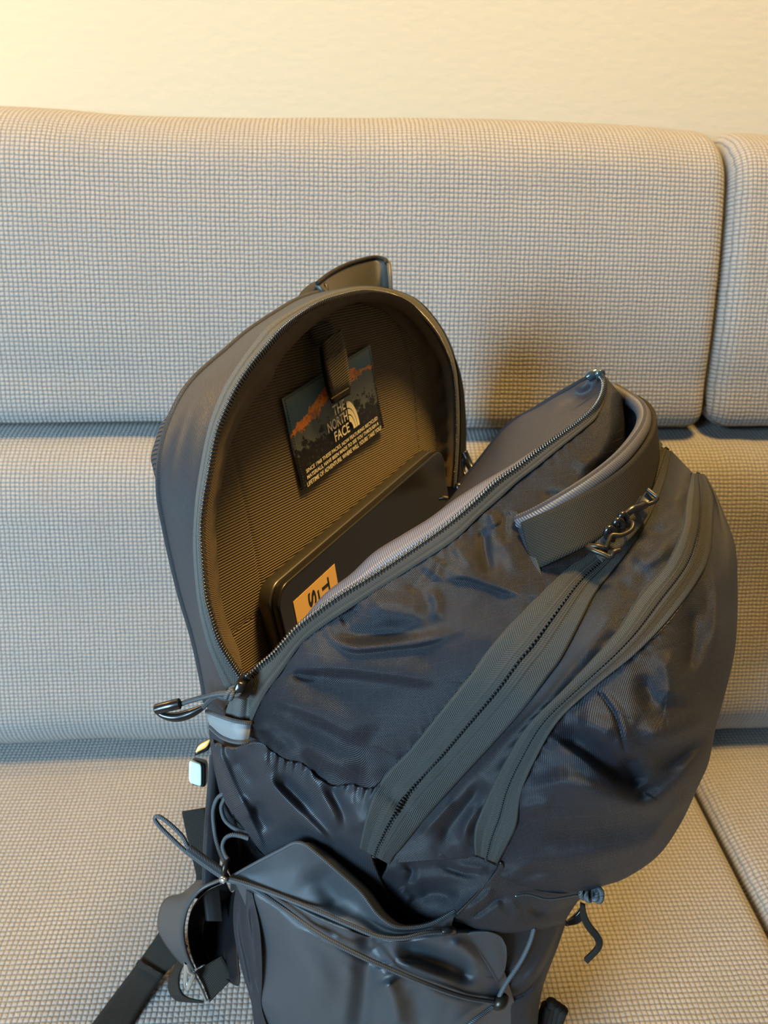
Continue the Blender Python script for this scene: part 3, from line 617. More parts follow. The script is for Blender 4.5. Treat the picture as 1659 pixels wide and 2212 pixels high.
LN = [(1060,2170),(1090,2165),(1130,2150),(1155,2142),(1172,2136)]
LB = [(1050,2240),(1085,2240),(1120,2235),(1145,2230),(1160,2225)]
def rr_(row, ts): return [(x, y, t) for (x, y), t in zip(row, ts)]
lb = rr_(LB, (.505,.503,.506,.512,.522)); 
patch('lower_front', [rr_(LF, (.470,.470,.476,.488,.502)), rr_(LM, (.488,.484,.486,.494,.508)), rr_(LN, (.492,.490,.494,.502,.516)), lb, [(x-10, y+150, t+.03) for x, y, t in lb]], 120, 120, M['nylon_plain'], bp, None,
      [([(1213,2000),(1190,2060),(1140,2138),(1096,2162)], -.0030, 4, 6, .1), ([(1205,2000),(1180,2060),(1130,2130)], .002, 8, 8, .2)], skirt=.03)
patch('pocket_tab', [[(1005,2018,.448),(1030,2014,.449),(1060,2014,.452),(1082,2024,.457),(1094,2045,.462)], [(1030,2050,.456),(1050,2045,.457),(1070,2045,.459),(1086,2052,.463),(1095,2068,.467)], [(1075,2125,.474),(1080,2118,.473),(1086,2108,.472),(1090,2098,.471),(1092,2090,.470)]], 50, 40, M['coated'], bp, None, [([(1010,2024),(1050,2080),(1082,2135)], .0012, 3, 3, .1)], skirt=.002)
# bungee cords laced over the pocket
def pxl(L): L = np.array(L, float); return at(L[:, 0], L[:, 1], L[:, 2])
tube('bungee_cord', pxl([(484,1899,.452),(498,1900,.447),(545,1914,.443),(595,1932,.436),(691,1971,.426),(759,2000,.423),(821,2024,.4235),(869,2027,.425),(918,2016,.430),(956,2013,.436),(985,2014,.440)]), .0013, M['cord'], bp, 100)
tube('bungee_cord', pxl([(484,1899,.452),(537,1913,.445),(595,1951,.437),(691,2019,.427),(783,2067,.428),(860,2101,.433),(932,2130,.442),(1004,2154,.460),(1062,2164,.476),(1077,2166,.480)]), .0014, M['cord'], bp, 120)
tube('bungee_cord', pxl([(1075,2160,.479),(1090,2130,.477),(1125,2077,.477),(1145,2035,.474),(1154,2004,.470)]), .0014, M['cord'], bp, 60)
tube('bungee_cord', pxl([(1077,2168,.480),(1058,2180,.477),(1019,2209,.470),(985,2240,.470)]), .0014, M['cord'], bp, 40)
tube('cord_toggle', pxl([(1068,2174,.479),(1080,2166,.478),(1094,2152,.481)]), .0033, M['brass'], bp, 20, 12, taper=lambda s: .75+.5*np.sin(np.pi*s))
tube('cord_toggle', pxl([(956,2012,.434),(968,2010,.434),(978,2010,.438)]), .0024, M['black'], bp, 14, 10)
# stretch pocket opening by the wearer's back
patch('mesh_pocket', [[(470,1725,.475),(462,1760,.474),(466,1814,.470),(484,1862,.462),(498,1893,.456)], [(490,1760,.49),(490,1800,.488),(500,1840,.485),(520,1870,.478),(520,1890,.470)], [(530,1780,.480),(545,1815,.476),(570,1850,.470),(610,1860,.462),(640,1860,.455)]], 60, 40, M['nylon_plain'], bp, skirt=.002)
for pts in ([(483,1714,.464),(470,1724,.466),(461,1750,.467),(463,1790,.464),(468,1818,.461),(478,1848,.457),(486,1864,.453)], [(538,1812,.456),(520,1806,.458),(500,1804,.459),(487,1811,.459),(481,1827,.458),(486,1846,.456),(494,1858,.453)], [(545,1800,.460),(520,1795,.464),(500,1785,.467),(485,1770,.469),(478,1745,.469),(486,1722,.466)]):
    tube('pocket_elastic', pxl(pts), .0013, M['cord'], bp, 60)
tube('cord_loop', pxl([(480,1886,.452),(440,1858,.452),(408,1832,.452),(395,1808,.452),(357,1772,.453),(340,1763,.454),(334,1768,.455),(340,1779,.455),(370,1810,.455),(403,1840,.454),(440,1866,.453),(480,1892,.452)]), .0012, M['cord'], bp, 160)
tube('cord_sleeve', pxl([(405,1833,.450),(440,1859,.450),(482,1888,.450)]), .0030, M['cord'], bp, 40, 12)
tube('cord_end', pxl([(479,1898,.447),(483,1900,.446),(487,1903,.446)]), .0020, M['steel'], bp, 12, 10, label='shiny grey metal cord end')
tube('cord_clip', pxl([(490,1858,.450),(486,1872,.448),(484,1886,.448),(490,1894,.450)]), .0018, M['brass'], bp, 20, 8)
# edge of the padded back, and the harness straps
patch('back_edge', [[(480,1628,.48),(482,1700,.482),(478,1784,.487),(474,1850,.492),(474,1920,.50),(480,1990,.51)], [(466,1630,.472),(463,1700,.474),(458,1784,.48),(454,1850,.486),(452,1920,.494),(460,1990,.505)], [(452,1632,.474),(447,1705,.476),(441,1784,.482),(438,1850,.488),(437,1920,.496),(445,1990,.507)], [(462,1632,.50),(455,1705,.50),(450,1784,.51),(445,1850,.515),(445,1920,.52),(455,1990,.53)]], 100, 50, M['nylon_plain'], bp, skirt=.002)
def rib(name, e1, e2, th, mat, n=60, label=None): return ribbon(name, pxl(e1), pxl(e2), th, mat, bp, n, 8, label)
def gnd(x, y, z): return (x, y, seat_t(x, y, z))
rib('harness_strap', [(394,1752,.545),(404,1800,.548),(416,1850,.55),(424,1900,.55),(400,1935,.552)], [(446,1744,.545),(450,1800,.548),(452,1850,.55),(456,1900,.55),(450,1940,.552)], .0018, M['webbing'])
rib('hip_strap', [(430,1905,.535),(395,1934,.54),(362,1944,.545),(349,1966,.55),(346,2004,.553),(358,2030,.55),(386,2068,.54),(415,2096,.53)], [(482,1903,.478),(438,1923,.478),(412,1955,.482),(402,1985,.487),(399,2010,.492),(403,2045,.500),(412,2072,.508),(422,2092,.515)], .0018, M['webbing_smooth'], 80)
patch('strap_lining', [[(486,1906,.49),(445,1926,.49),(415,1962,.495),(405,2010,.502),(412,2060,.512),(424,2092,.52)], [(500,1930,.515),(470,1950,.53),(445,1985,.54),(440,2020,.545),(445,2060,.545),(450,2085,.54)], [(515,1905,.49),(512,1960,.50),(512,2020,.505),(515,2080,.51),(515,2130,.52),(480,2110,.53)]], 60, 40, M['black_cloth'], bp, skirt=.002)
rib('tail_strap', [(345,2010,.575),(325,2040,seat_t(325,2040,.03)),gnd(299,2077,.016),gnd(250,2142,.008),gnd(180,2236,.006)], [(404,2048,.57),(380,2080,seat_t(380,2080,.028)),gnd(352,2109,.014),gnd(320,2156,.006),gnd(272,2236,.004)], -.0018, M['webbing'], label='brown-black webbing tail lying on the seat')
rib('strap_fold', [gnd(299,2073,.022),gnd(292,2083,.020)], [gnd(352,2105,.020),gnd(346,2115,.018)], -.0022, M['webbing'], 8)
rib('strap_loop', [(398,2062,.545),(382,2085,.55),(370,2112,.553),(368,2138,.553),(380,2155,.55),(405,2160,.545)], [(408,2072,.53),(392,2095,.532),(388,2115,.535),(390,2135,.535),(400,2150,.535),(440,2162,.53)], .0016, M['webbing'], 50)
rib('strap_end', [(424,2096,.530),(440,2126,.530),(454,2162,.530)], [(480,2062,.528),(492,2084,.529),(506,2108,.53)], .0016, M['webbing'], 20)
tube('strap_slider', pxl([(404,2080,.518),(410,2098,.519),(418,2102,.520),(412,2120,.521),(405,2135,.523),(401,2120,.523),(402,2100,.520)]), .0018, M['steel'], bp, 40, 8, closed=True)
tube('strap_edge', pxl([(418,2104,.524),(432,2130,.525),(446,2162,.526)]), .0010, M['steel'], bp, 20, 6)

# ------------------------------------------------------------------ small parts of the bag
# zip slider with its cord pull, at the near end of the opening
def sphere(name, c, ex, ey, ez, mat, n=14, m=20, power=1.0, label=None):
    ph = np.linspace(-math.pi/2, math.pi/2, n); th = np.linspace(0, 2*math.pi, m, endpoint=False)
    f = lambda x: np.sign(x)*np.abs(x)**power
    V = c+f(np.cos(ph))[:, None, None]*(f(np.cos(th))[None, :, None]*ex+f(np.sin(th))[None, :, None]*ey)+f(np.sin(ph))[:, None, None]*np.ones((1, m, 1))*ez
    return link(name, grid_mesh(name, V, None, True), mat, bp, label=label)
px_ = RT/F*.40; py_ = -UP/F*.40
patch('zipped_tape', [[(497,1512,.405),(490,1530,.409),(486,1548,.413)], [(520,1505,.400),(516,1530,.404),(514,1556,.409)], [(550,1506,.403),(546,1530,.405),(541,1562,.409)]], 40, 40, M['tape_lit'], bp, skirt=.002, strokes=[([(522,1508),(516,1556)], .0012, 7, 7, .05), ([(507,1512),(500,1552)], -.0006, 3, 3, .05), ([(535,1508),(530,1558)], -.0006, 3, 3, .05)])
sl = at(527, 1484, .396)
ax = (px_*-.35+py_*.94); sd_ = (px_*.94+py_*.35)
sphere('zipper_slider', sl, sd_*19, ax*26, FW*.0035, M['black'], power=.7)
sphere('slider_bridge', sl-FW*.0055+px_*-4+py_*-6, sd_*11, ax*15, FW*.004, M['black'], power=.6)
tube('slider_post', [sl+px_*8+py_*-22, sl-FW*.004+px_*9+py_*-30, sl-FW*.002+px_*12+py_*-22], .0016, M['black'], bp, 20, 8)
tube('pull_cord', pxl([(389,1521,.404),(410,1514,.402),(435,1507,.399),(469,1499,.394),(492,1498,.390),(506,1502,.388),(517,1498,.388),(514,1486,.389),(500,1488,.390),(494,1503,.391),(485,1508,.394),(470,1504,.398),(457,1510,.402),(448,1518,.404),(439,1528,.405)]), .00135, M['cord'], bp, 120, 8)
tube('pull_cord_knot', pxl([(488,1508,.388),(494,1496,.387),(503,1491,.388),(501,1502,.387),(497,1510,.389)]), .0014, M['cord'], bp, 40, 8)
tube('zipper_pull', pxl([(336,1533,.405),(350,1529,.404),(370,1524,.403),(391,1519,.403)]), .0029, M['black'], bp, 40, 14, taper=lambda s: np.clip(np.minimum(s, 1-s)/.04, 0.2, 1)**.4)
tube('zipper_pull_blade', pxl([(342,1540,.4065),(356,1546,.4065),(378,1549,.4065),(400,1545,.4065),(420,1537,.406),(441,1526,.4055)]), .0026, M['black'], bp, 50, 12, taper=lambda s: .55+.5*np.sin(np.pi*s))
# reflective tab where the zip ends
patch('reflective_tab', [[(446,1537,.417),(470,1546,.411),(500,1556,.405),(530,1562,.403),(543,1563,.405)], [(449,1553,.417),(473,1568,.410),(502,1580,.404),(526,1583,.402),(540,1582,.404)], [(453,1569,.419),(478,1591,.412),(504,1601,.405),(522,1603,.403),(537,1601,.405)]], 60, 24, M['reflective'], bp, skirt=.003, strokes=[([(505,1560),(507,1600)], .0006, 10, 10, .1)])
for L in ([(446,1536,.416),(470,1545,.410),(500,1555,.404),(530,1561,.402),(543,1562,.404)], [(453,1570,.418),(478,1592,.411),(504,1602,.404),(522,1604,.402),(537,1602,.404)]):
    tube('tab_hem', pxl(L), .0011, M['cord'], bp, 40, 8)
# top carry handle of the front flap: padded webbing arched over the zip band
HU = [(1131,1130,.391),(1176,1111,.385),(1249,1072,.386),(1321,1024,.397),(1369,978,.415),(1398,935,.437),(1405,908,.452),(1402,890,.466),(1385,868,.482),(1350,848,.497),(1325,838,.505)]
HL = [(1160,1233,.384),(1190,1218,.378),(1249,1189,.377),(1310,1148,.388),(1357,1111,.403),(1390,1068,.424),(1406,1020,.444),(1412,975,.464),(1400,945,.485),(1365,930,.502),(1330,925,.512)]
ribbon('carry_handle', pxl(HL), pxl(HU), .0035, M['handle'], bp, 160, 12)
tube('handle_padding', pxl([(1120,1128,.396),(1150,1116,.391),(1200,1089,.387),(1265,1049,.390),(1330,999,.402),(1368,957,.420),(1388,922,.440),(1390,896,.458),(1378,876,.474),(1350,855,.489),(1328,842,.498)]), .0042, M['satin_pipe'], bp, 140, 14)
rib('handle_anchor', [(1096,1100,.4035),(1106,1130,.399),(1124,1190,.389),(1140,1250,.380),(1150,1284,.376)], [(1116,1104,.399),(1134,1140,.3905),(1156,1200,.381),(1170,1242,.376),(1176,1266,.375)], -.0012, M['nylon_plain'])
stp = []
for L in ([(1134,1136,.3895),(1165,1232,.3825)], [(1140,1134,.389),(1170,1229,.382)]):
    Q3 = spline(pxl(L), 48)
    for i in range(0, 46, 2):
        d = Q3[i+1]-Q3[i]; stp.append((boxv((Q3[i]+Q3[i+1])/2-FW*.0008, d*.55, np.cross(FW, d)/np.linalg.norm(d)*.0004, FW*.0003), BOXF))
merge('handle_stitching', stp, M['cord'], bp, kind='stuff')
# hooks and pulls of the zip hanging below the handle
tube('hook', pxl([(1312,1176,.375),(1309,1183,.374),(1290,1180,.374),(1268,1180,.376),(1280,1188,.373),(1300,1196,.371),(1319,1203,.370),(1325,1193,.370),(1339,1188,.371)]), .0014, M['brass'], bp, 80, 8)
tube('hook', pxl([(1309,1183,.373),(1315,1168,.374),(1322,1156,.375),(1340,1156,.375),(1352,1152,.376),(1365,1142,.378),(1367,1130,.380),(1360,1126,.383)]), .0012, M['brass'], bp, 70, 8)
for c_, r_ in (((1318,1152,.379), 11), ((1336,1134,.382), 10), ((1346,1120,.385), 9)):
    a_ = np.linspace(0, 2*math.pi, 14, endpoint=False)
    tube('cord_ring', [at(c_[0]+r_*math.cos(q)*.8, c_[1]+r_*math.sin(q)*1.1, c_[2]+.002*math.sin(q+.6)) for q in a_], .0016, M['black'], bp, 50, 8, closed=True)
tube('cord_ring', pxl([(1350,1112,.387),(1366,1100,.388),(1380,1096,.390),(1392,1090,.393)]), .0022, M['black'], bp, 24, 8)
rib('pull_tab', [(1398,1058,.398),(1384,1074,.397),(1372,1092,.396)], [(1420,1076,.396),(1404,1084,.395),(1388,1096,.394)], -.002, M['black'], 16)
tube('hook', pxl([(1398,1057,.396),(1412,1068,.394),(1420,1076,.393),(1412,1084,.393),(1396,1090,.393),(1384,1096,.394)]), .0012, M['brass'], bp, 40, 8)
rib('zip_garage', [(1268,1178,.379),(1300,1150,.383),(1345,1110,.395),(1380,1070,.41)], [(1300,1215,.372),(1330,1192,.379),(1372,1150,.392),(1400,1110,.404)], -.001, M['tape'])
# glossy end of the zip at the tip of the flap
tube('zipper_slider', pxl([(1268,816,.472),(1278,809,.471),(1290,805,.471),(1298,810,.468)]), .0032, M['steel_dark'], bp, 24, 12)
# loop handle at the top of the wearer's side
c_ = lambda x, y, k: (x, y, tc((x, y), k))
ribbon('grab_loop', pxl([c_(686,612,-.030),c_(712,592,-.038),c_(745,575,-.042),c_(780,563,-.044),c_(813,557,-.042),c_(830,561,-.036),c_(836,570,-.026)]), pxl([c_(716,640,-.024),c_(735,640,-.030),c_(765,640,-.034),c_(795,642,-.036),c_(822,645,-.034),c_(838,646,-.028),c_(842,650,-.020)]), .0030, M['webbing_loop'], bp, 60, 10)
tube('loop_binding', pxl([c_(686,612,-.030),c_(712,592,-.038),c_(745,574,-.042),c_(780,562,-.044),c_(813,556,-.042),c_(830,560,-.036),c_(835,568,-.028)]), .0017, M['webbing'], bp, 60, 8)
rib('loop_base', [c_(640,652,-.024),c_(656,624,-.036),c_(684,608,-.036),c_(700,618,-.030)], [c_(652,660,-.020),c_(672,655,-.026),c_(700,650,-.026),c_(722,640,-.024)], .003, M['nylon_plain'])
# shoulder strap padding peeking past the left edge
ss = [c_(392,842,-.034),c_(374,882,-.036),c_(355,906,-.038),c_(344,925,-.040),c_(336,949,-.042),c_(326,989,-.042),c_(330,1012,-.040),c_(337,1040,-.036),c_(346,1075,-.030)]
s2 = [c_(402,848,-.022),c_(388,880,-.022),c_(370,915,-.022),c_(360,940,-.022),c_(352,970,-.022),c_(350,1000,-.022),c_(350,1020,-.022),c_(352,1045,-.022),c_(356,1080,-.022)]
s1, s22 = spline(np.array(ss), 60), spline(np.array(s2), 60); sm_ = s1*.5+s22*.5; sm_[:, 2] -= .004
s0 = s1.copy(); s0[:, 2] += .03; s0[:, 0] += 8
patch('shoulder_strap', [s22, sm_, s1, s0], 90, 30, M['strap_ribs'], bp, skirt=.002)
# clips hanging beside the wearer's back
def rbox(name, c, ex, ey, ez, mat, p=.35, label=None): return sphere(name, c, ex, ey, ez, mat, 16, 28, p, label)
cb = at(424, 1668, .50); kx = RT/F*.5; ky = -UP/F*.5
rbox('strap_buckle', cb+kx*4+ky*3+FW*.003, kx*17+ky*4, ky*27, FW*.005, M['black'])
rbox('buckle_glint', cb-FW*.0012, kx*13.5+ky*4.5, ky*24, FW*.0022, M['plate'], .3, 'glossy buckle face painted pale for its window reflection')
rbox('strap_buckle', at(440, 1613, .503), kx*16+ky*-6, ky*12+kx*-3, FW*.004, M['black'])
rbox('buckle_glint', at(439, 1611, .4985), kx*14+ky*-7, ky*9+kx*-4, FW*.0018, M['plate_warm_lit'], .5, 'buckle face painted yellow-orange for the warm light on it')
# far end of the opening: slider, pull, and a strap end seen past it
sphere('zipper_slider', at(990, 1052, .588), px_*12, py_*14, FW*.004, M['black'], power=.7)
tube('zipper_pull', pxl([(948,1077,.578),(958,1075,.577),(968,1077,.577)]), .0018, M['brass'], bp, 14, 8)
tube('strap_end', pxl([(1002,976,.63),(1008,990,.63),(1016,1008,.628),(1026,1022,.625)]), .0032, M['black'], bp, 30, 10)
tube('strap_end', pxl([(1001,978,.632),(1000,1000,.632),(1003,1022,.63),(1010,1036,.626)]), .0016, M['black'], bp, 30, 8)
# cord knot and strap ends on the right
kn = np.array([1278., 1932.])
for i, (dx, dy) in enumerate([(-18, -2), (-6, 4), (6, 2), (16, 6)]):
    a_ = np.linspace(0, 2*math.pi, 12, endpoint=False)
    tube('cord_knot', [at(kn[0]+dx+6*math.cos(q), kn[1]+dy-4+13*math.sin(q), .452+.003*math.cos(q+i)) for q in a_], .0016, M['cord'], bp, 40, 8, closed=True)
rib('strap_hook', [(1253,1948,.50),(1253,1975,.51),(1262,1998,.515),(1284,2030,.52),(1286,2042,.523),(1262,2068,.53)], [(1264,1952,.50),(1268,1975,.51),(1278,1996,.515),(1296,2020,.52),(1297,2042,.523),(1270,2076,.53)], .0025, M['webbing'], 60)
rib('strap_hook', [(1224,1992,.505),(1240,1982,.51),(1254,1966,.51)], [(1230,2000,.505),(1248,1996,.51),(1262,1986,.51)], .003, M['black'], 16)
def roll(c, n_):
    for i in range(n_):
        tube('rolled_strap', pxl([(c[0]-2+i*11, c[1]-22+abs(i-1)*8, c[2]), (c[0]-12+i*11, c[1]+20, c[2]+.004), (c[0]-22+i*12, c[1]+70, c[2]+.012)]), .0042, M['webbing'], bp, 24, 10)
roll((1184, 2186, .535), 4)
# cloth behind the gaping pocket, so the bag is closed there
patch('bag_body', [[(560,1800,.475),(640,1800,.466),(740,1830,.458),(830,1850,.452),(960,1880,.450),(1060,1900,.448)], [(560,1880,.485),(640,1890,.478),(740,1930,.474),(830,1965,.470),(960,1985,.462),(1060,1990,.462)], [(560,2000,.50),(640,2040,.50),(740,2080,.495),(830,2090,.485),(960,2080,.47),(1060,2060,.475)], [(580,2250,.54),(660,2280,.53),(760,2300,.52),(850,2300,.51),(980,2280,.50),(1080,2260,.51)]], 60, 50, M['black_cloth'], bp, skirt=.01)

# ------------------------------------------------------------------ maker's label, webbing tab
C0 = CP+.0048
def axes(org, ang):
    ca, sa = math.cos(ang), math.sin(ang); return org, ca*BA+sa*BB, -sa*BA+ca*BB
LBL = np.array([[.0541, .0447], [.1567, .0499], [.1526, .1118], [.0501, .1054]])
uu, vv = np.meshgrid(np.linspace(0, 1, 40), np.linspace(0, 1, 26))
Q = (LBL[0]*(1-uu)[..., None]+LBL[1]*uu[..., None])*(1-vv)[..., None]+(LBL[3]*(1-uu)[..., None]+LBL[2]*uu[..., None])*vv[..., None]
V = bag(Q[..., 0], Q[..., 1], C0+.0003*np.sin(uu*9)+.0004*np.cos(vv*7))
V = np.concatenate([V[:1]-BC*.0012, V, V[-1:]-BC*.0012], 0); V = np.concatenate([V[:, :1]-BC*.0012*0, V, V[:, -1:]-BC*.0012*0], 1)
uvq = np.stack([uu, vv], -1); uvq = np.concatenate([uvq[:1], uvq, uvq[-1:]], 0); uvq = np.concatenate([uvq[:, :1], uvq, uvq[:, -1:]], 1)
m = newmat('printed_label', (.05, .06, .06), .5); t = NT(m); u, v = t.uv()
cmb = t.n('ShaderNodeCombineXYZ'); t.l(t.m('MULTIPLY', u, 1.65), cmb.inputs[0]); t.l(v, cmb.inputs[1]); vec = cmb.outputs[0]
nA = t.noise(11, 4, .65, vec); nB = t.noise(26, 3, .6, vec); nC = t.noise(7, 5, .7, vec)
vd = t.m('SUBTRACT', 1.0, v)
rg = t.ramp(u, [(0, (.40,)*3), (.07, (.345,)*3), (.2, (.28,)*3), (.42, (.135,)*3), (.6, (.12,)*3), (.74, (.13,)*3), (.84, (.20,)*3), (1, (.215,)*3)])
rid = t.m('ADD', rg, t.m('MULTIPLY', t.m('SUBTRACT', nA, .5), .16))
below = t.m('GREATER_THAN', vd, rid)
dep = t.ramp(u, [(0, (.0,)*3), (.06, (.08,)*3), (.3, (.17,)*3), (.5, (.16,)*3), (.75, (.14,)*3), (.86, (.03,)*3), (.97, (.045,)*3), (1, (0,)*3)])
orange = t.m('LESS_THAN', vd, t.m('ADD', rid, t.m('MULTIPLY', dep, t.m('ADD', .15, t.m('MULTIPLY', nB, 1.5)))))
sky = t.ramp(vd, [(0, (.19, .23, .19)), (.12, (.11, .20, .22)), (.3, (.05, .13, .17))])
rock = t.mix(t.m('GREATER_THAN', nC, t.m('SUBTRACT', .84, t.m('MULTIPLY', vd, .55))), (.12, .14, .13), (.012, .011, .010))
rock = t.mix(t.m('GREATER_THAN', t.m('ADD', vd, t.m('MULTIPLY', t.m('SUBTRACT', nA, .5), .35)), .62), rock, t.mix(t.m('GREATER_THAN', nB, .62), (.008, .007, .007), (.05, .058, .06)))
orc = t.mix(t.m('GREATER_THAN', nC, .56), (1.0, .30, .02), (.60, .19, .045))
orc = t.mix(t.m('GREATER_THAN', nB, .66), orc, (.03, .03, .03))
c = t.mix(below, sky, t.mix(orange, rock, orc)); t.l(c, t.b.inputs['Base Color'])
lab = link('brand_label', grid_mesh('brand_label', V, uvq), m, bp)
hem = []
ring = np.vstack([Q[0], Q[1:, -1], Q[-1, ::-1][1:], Q[::-1, 0][1:]])
ring = cen*0+ring+(np.array([.1035, .078])-ring)*.045
rg3 = spline(bag(ring[:, 0], ring[:, 1], C0+.0006), 330)
for i in range(0, 328, 2):
    d = rg3[i+1]-rg3[i]; hem.append((boxv((rg3[i]+rg3[i+1])/2, d*.6, np.cross(BC, d)/np.linalg.norm(d)*.00012, BC*.0002), BOXF))
merge('label_stitching', hem, newmat('label_thread', (.05, .06, .055), .7), lab, kind='stuff')
def text_mesh(name, s, org, ex, ey, en, width, height, mat, parent, bold=0.0, spacing=1.0):
    """flat print: the words s, scaled to width x cap height, lying on the plane (ex, ey) at org"""
    cu = bpy.data.curves.new(name, 'FONT'); cu.body = s; cu.size = 1; cu.extrude = 0.0; cu.offset = bold; cu.space_character = spacing; cu.resolution_u = 3
    ob = bpy.data.objects.new(name, cu); sc.collection.objects.link(ob); bpy.context.view_layer.update()
    me = bpy.data.meshes.new_from_object(ob.evaluated_get(bpy.context.evaluated_depsgraph_get())); bpy.data.objects.remove(ob)
    P = np.zeros(len(me.vertices)*3); me.vertices.foreach_get('co', P); P = P.reshape(-1, 3)
    lo, hi = P.min(0), P.max(0); kx_ = width/(hi[0]-lo[0]); ky_ = height/(hi[1]-lo[1])
    G = org+(P[:, :1]-lo[0])*kx_*ex+(P[:, 1:2]-lo[1])*ky_*ey+en*.0
    me.vertices.foreach_set('co', G.reshape(-1).astype('f4')); me.materials.clear(); me.update()
    return link(name, me, mat, parent)
ang = math.atan2(.0060, .1026)*1.0
_, EX, EY = axes(None, ang)
def lp(a, b, lift=.0011): return bag(a, b, C0+lift)
text_mesh('printed_text', 'THE', lp(.0978, .0782), EX, EY, BC, .0142, .0070, M['cream'], lab, .012)
text_mesh('printed_text', 'NORTH', lp(.0895, .0695), EX, EY, BC, .0236, .0070, M['cream'], lab, .012)
text_mesh('printed_text', 'FACE', lp(.0955, .0613), EX, EY, BC, .0180, .0070, M['cream'], lab, .012)
# half-dome emblem: quarter dome of three nested bands
dome0 = lp(.1148, .0625, .0011); dp = []
for r0_, r1_ in ((.30, .52), (.56, .74), (.78, 1.0)):
    th = np.linspace(0, math.pi/2, 14)
    o_ = [dome0+EX*(.0112*r1_*math.cos(a))+EY*(.0208*r1_*math.sin(a)) for a in th]; i_ = [dome0+EX*(.0112*r0_*math.cos(a))+EY*(.0208*r0_*math.sin(a)) for a in th]
    dp.append((np.array(o_+i_), [(k, k+1, 15+k, 14+k) for k in range(13)]))
merge('printed_emblem', dp, M['cream'], lab, smooth=False)
for k, (s, wd_) in enumerate((('SINCE 1968 THESE PACKS, NOW FEATURING RECYCLED', .0890), ('MATERIALS, HAVE BEEN MADE TO SEE YOU THROUGH A', .0895), ('LIFETIME OF ADVENTURE. WHERE WILL YOURS TAKE YOU?', .0935))):
    text_mesh('printed_text', s, lp(.0602-.0012*(k == 2), .0531-.0042*k), EX, EY, BC, wd_, .0031, M['cream'], lab, .018)
def cpx(L): return pxl([(x, y, tc((x, y), c)) for x, y, c in L])
ribbon('webbing_tab', cpx([(664,704,-.004),(672,727,.000),(683,750,.004)]), cpx([(713,697,-.004),(722,722,.000),(733,744,.004)]), .0016, M['webbing_brown'], bp, 24, 8)
tab = ribbon('webbing_tab', cpx([(694,737,.009),(698,765,.010),(702,794,.010),(710,836,.008),(719,866,.003)]), cpx([(732,713,.009),(741,745,.011),(748,790,.010),(753,824,.008),(754,842,.003)]), .0018, M['webbing_brown'], bp, 50, 8)
ribbon('webbing_tab', cpx([(688,742,.003),(694,790,.003),(704,840,.001),(716,872,-.001)]), cpx([(722,726,.003),(735,780,.003),(746,835,.001),(754,850,-.001)]), .0014, M['webbing'], bp, 30, 8)
stp = []
for L in (cpx([(704,772,.0125),(720,765,.0125),(744,752,.0125)]), cpx([(716,862,.0075),(735,850,.009),(754,838,.0085)])):
    Q3 = spline(L, 40)
    for i in range(0, 38, 2):
        d = Q3[i+1]-Q3[i]; stp.append((boxv((Q3[i]+Q3[i+1])/2, d*.6, np.cross(BC, d)/np.linalg.norm(d)*.0005, BC*.0004), BOXF))
merge('tab_stitching', stp, M['webbing_brown'], tab, kind='stuff')

# ------------------------------------------------------------------ laptop standing in the sleeve
lt = empty('laptop', bag(.104, -.304, .005), 'dark grey closed laptop with an orange sticker standing inside the open backpack', 'laptop')
_, LX, LY = axes(None, R(1.9))
def slab(name, a0, a1, b0, b1, c0, c1, r, bev, mat, parent):
    pts = []
    for cx_, cy_, s0 in ((a1-r, b1-r, 0), (a0+r, b1-r, 90), (a0+r, b0+r, 180), (a1-r, b0+r, 270)):
        for k in range(13): q = R(s0+90*k/12); pts.append((cx_+r*math.cos(q), cy_+r*math.sin(q), math.cos(q), math.sin(q)))
    pts = np.array(pts); o0 = bag(-.006, .0072, 0)
    def ringp(ins, c): return o0+(pts[:, :1]-pts[:, 2:3]*ins)*LX+(pts[:, 1:2]-pts[:, 3:4]*ins)*LY+c*BC
    cx_ = np.array([(a0+a1)/2, (b0+b1)/2])
    rows = [np.repeat((o0+cx_[0]*LX+cx_[1]*LY+c0*BC)[None], len(pts), 0), ringp(bev*1.6, c0), ringp(bev, c0), ringp(bev*.3, c0+bev*.3), ringp(0, c0+bev), ringp(0, c1-bev), ringp(bev*.3, c1-bev*.3), ringp(bev, c1), ringp(bev*1.6, c1), np.repeat((o0+cx_[0]*LX+cx_[1]*LY+c1*BC)[None], len(pts), 0)]
    return link(name, grid_mesh(name, np.stack(rows), None, True), mat, parent)
slab('base', 0, .2205, -.312, 0, -.0025, .0070, .013, .0012, M['laptop'], lt)
slab('hinge_seam', .0012, .2195, -.311, -.0012, .0070, .0080, .012, .0002, M['black'], lt)
lid = slab('lid', .0003, .2203, -.312, -.0002, .0080, .0132, .013, .0011, M['laptop_lid'], lt)
sk = [[.0076, -.0070], [.0530, -.0052], [.0530, -.066], [.0076, -.066]]
sv = bag(*np.array(sk).T, .01335); sv2 = sv+BC*.0002
stk = merge('sticker', [(np.vstack([sv, sv2]), [(7, 6, 5, 4), (0, 1, 5, 4), (1, 2, 6, 5), (2, 3, 7, 6), (3, 0, 4, 7)])], M['sticker'], lt, label='orange-yellow sticker with black capital letters', smooth=False)
stk.parent = lid
def sp_(a, b): return bag(a, b, .01365)
text_mesh('printed_text', 'T', sp_(.0362, -.0098), -BB, BA, BC, .0098, .0082, M['ink'], lid, .03)
text_mesh('printed_text', 'SI', sp_(.0212, -.0098), -BB, BA, BC, .0150, .0082, M['ink'], lid, .03)
text_mesh('printed_text', 'I', sp_(.0312, -.0128), BA, BB*-1, BC, .0016, .0085, M['ink'], lid)

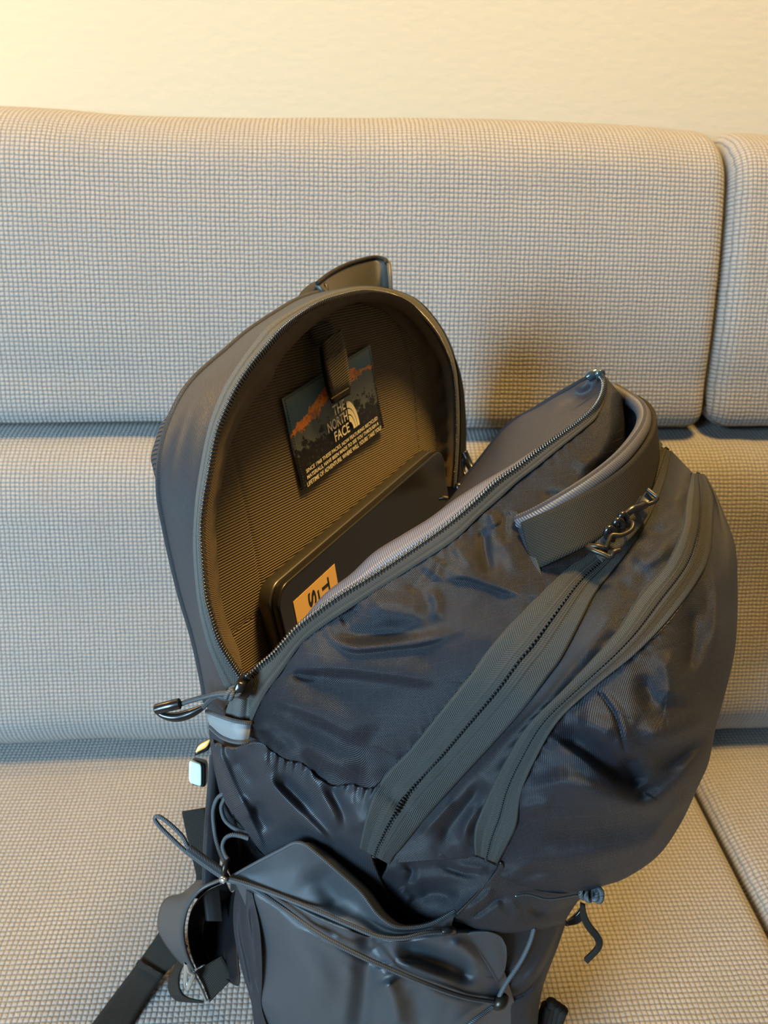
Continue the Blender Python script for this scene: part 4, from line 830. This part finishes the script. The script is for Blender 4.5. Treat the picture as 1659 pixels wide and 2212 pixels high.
# bottom of the bag, standing on the seat, and the cloth closing its near side
ring_ = spline(np.array([(-.044,-.368),(-.02,-.380),(.02,-.389),(.07,-.393),(.112,-.386),(.124,-.368),(.116,-.29),(.085,-.18),(.035,-.235),(-.025,-.312),(-.046,-.345)], float), 90, True)[:-1]
rc = ring_.mean(0)
rows = []
for z, k in ((.100, .90), (.098, 1.0), (.075, 1.0), (.05, .985), (.026, .96), (.013, .90), (.009, .80), (.0085, 0.0)):
    q = rc+(ring_-rc)*k; q = q+np.array([.0, .012])*(1-z/.2)*0; rows.append(np.c_[q, np.full(len(q), z+ZS+.004)])
link('bag_base', grid_mesh('bag_base', np.stack(rows), None, True), M['nylon_plain'], bp)
patch('side_gore', [[(446,1500,.440),(475,1520,.430),(510,1530,.420),(548,1540,.412)], [(456,1622,.450),(490,1630,.442),(530,1640,.432),(570,1640,.425)], [(478,1730,.475),(520,1770,.468),(560,1790,.460),(620,1790,.45)], [(510,1850,.495),(560,1880,.490),(600,1900,.485),(660,1900,.48)]], 60, 60, M['nylon_plain'], bp, skirt=.002)

# small pieces belong to the part they are sewn to
UNDER = {'zipper_teeth': 'zipper_tape', 'slider_bridge': 'zipper_slider', 'slider_post': 'zipper_slider', 'pull_cord_knot': 'pull_cord', 'zipper_pull_blade': 'zipper_pull', 'tab_hem': 'reflective_tab', 'handle_padding': 'carry_handle',
 'handle_anchor': 'carry_handle', 'handle_stitching': 'carry_handle', 'loop_binding': 'grab_loop', 'loop_base': 'grab_loop', 'buckle_glint': 'strap_buckle', 'pocket_edge_binding': 'pocket_flap', 'pocket_hem': 'pocket_flap', 'seam_stitching': 'back_lining',
 'back_seam_piping': 'back_gusset', 'flap_binding': 'flap_lining', 'cord_sleeve': 'cord_loop', 'cord_end': 'cord_loop', 'strap_fold': 'tail_strap', 'strap_edge': 'strap_end', 'panel_piping': 'lower_panel', 'pocket_seam': 'pocket_underside', 'pocket_elastic': 'mesh_pocket', 'strap_lining': 'hip_strap'}
last = {}
for nm, ob in LINKED:
    if nm in UNDER and UNDER[nm] in last:
        ob.parent = last[UNDER[nm]]; ob.matrix_parent_inverse = Matrix.Identity(4)
    last[nm] = ob
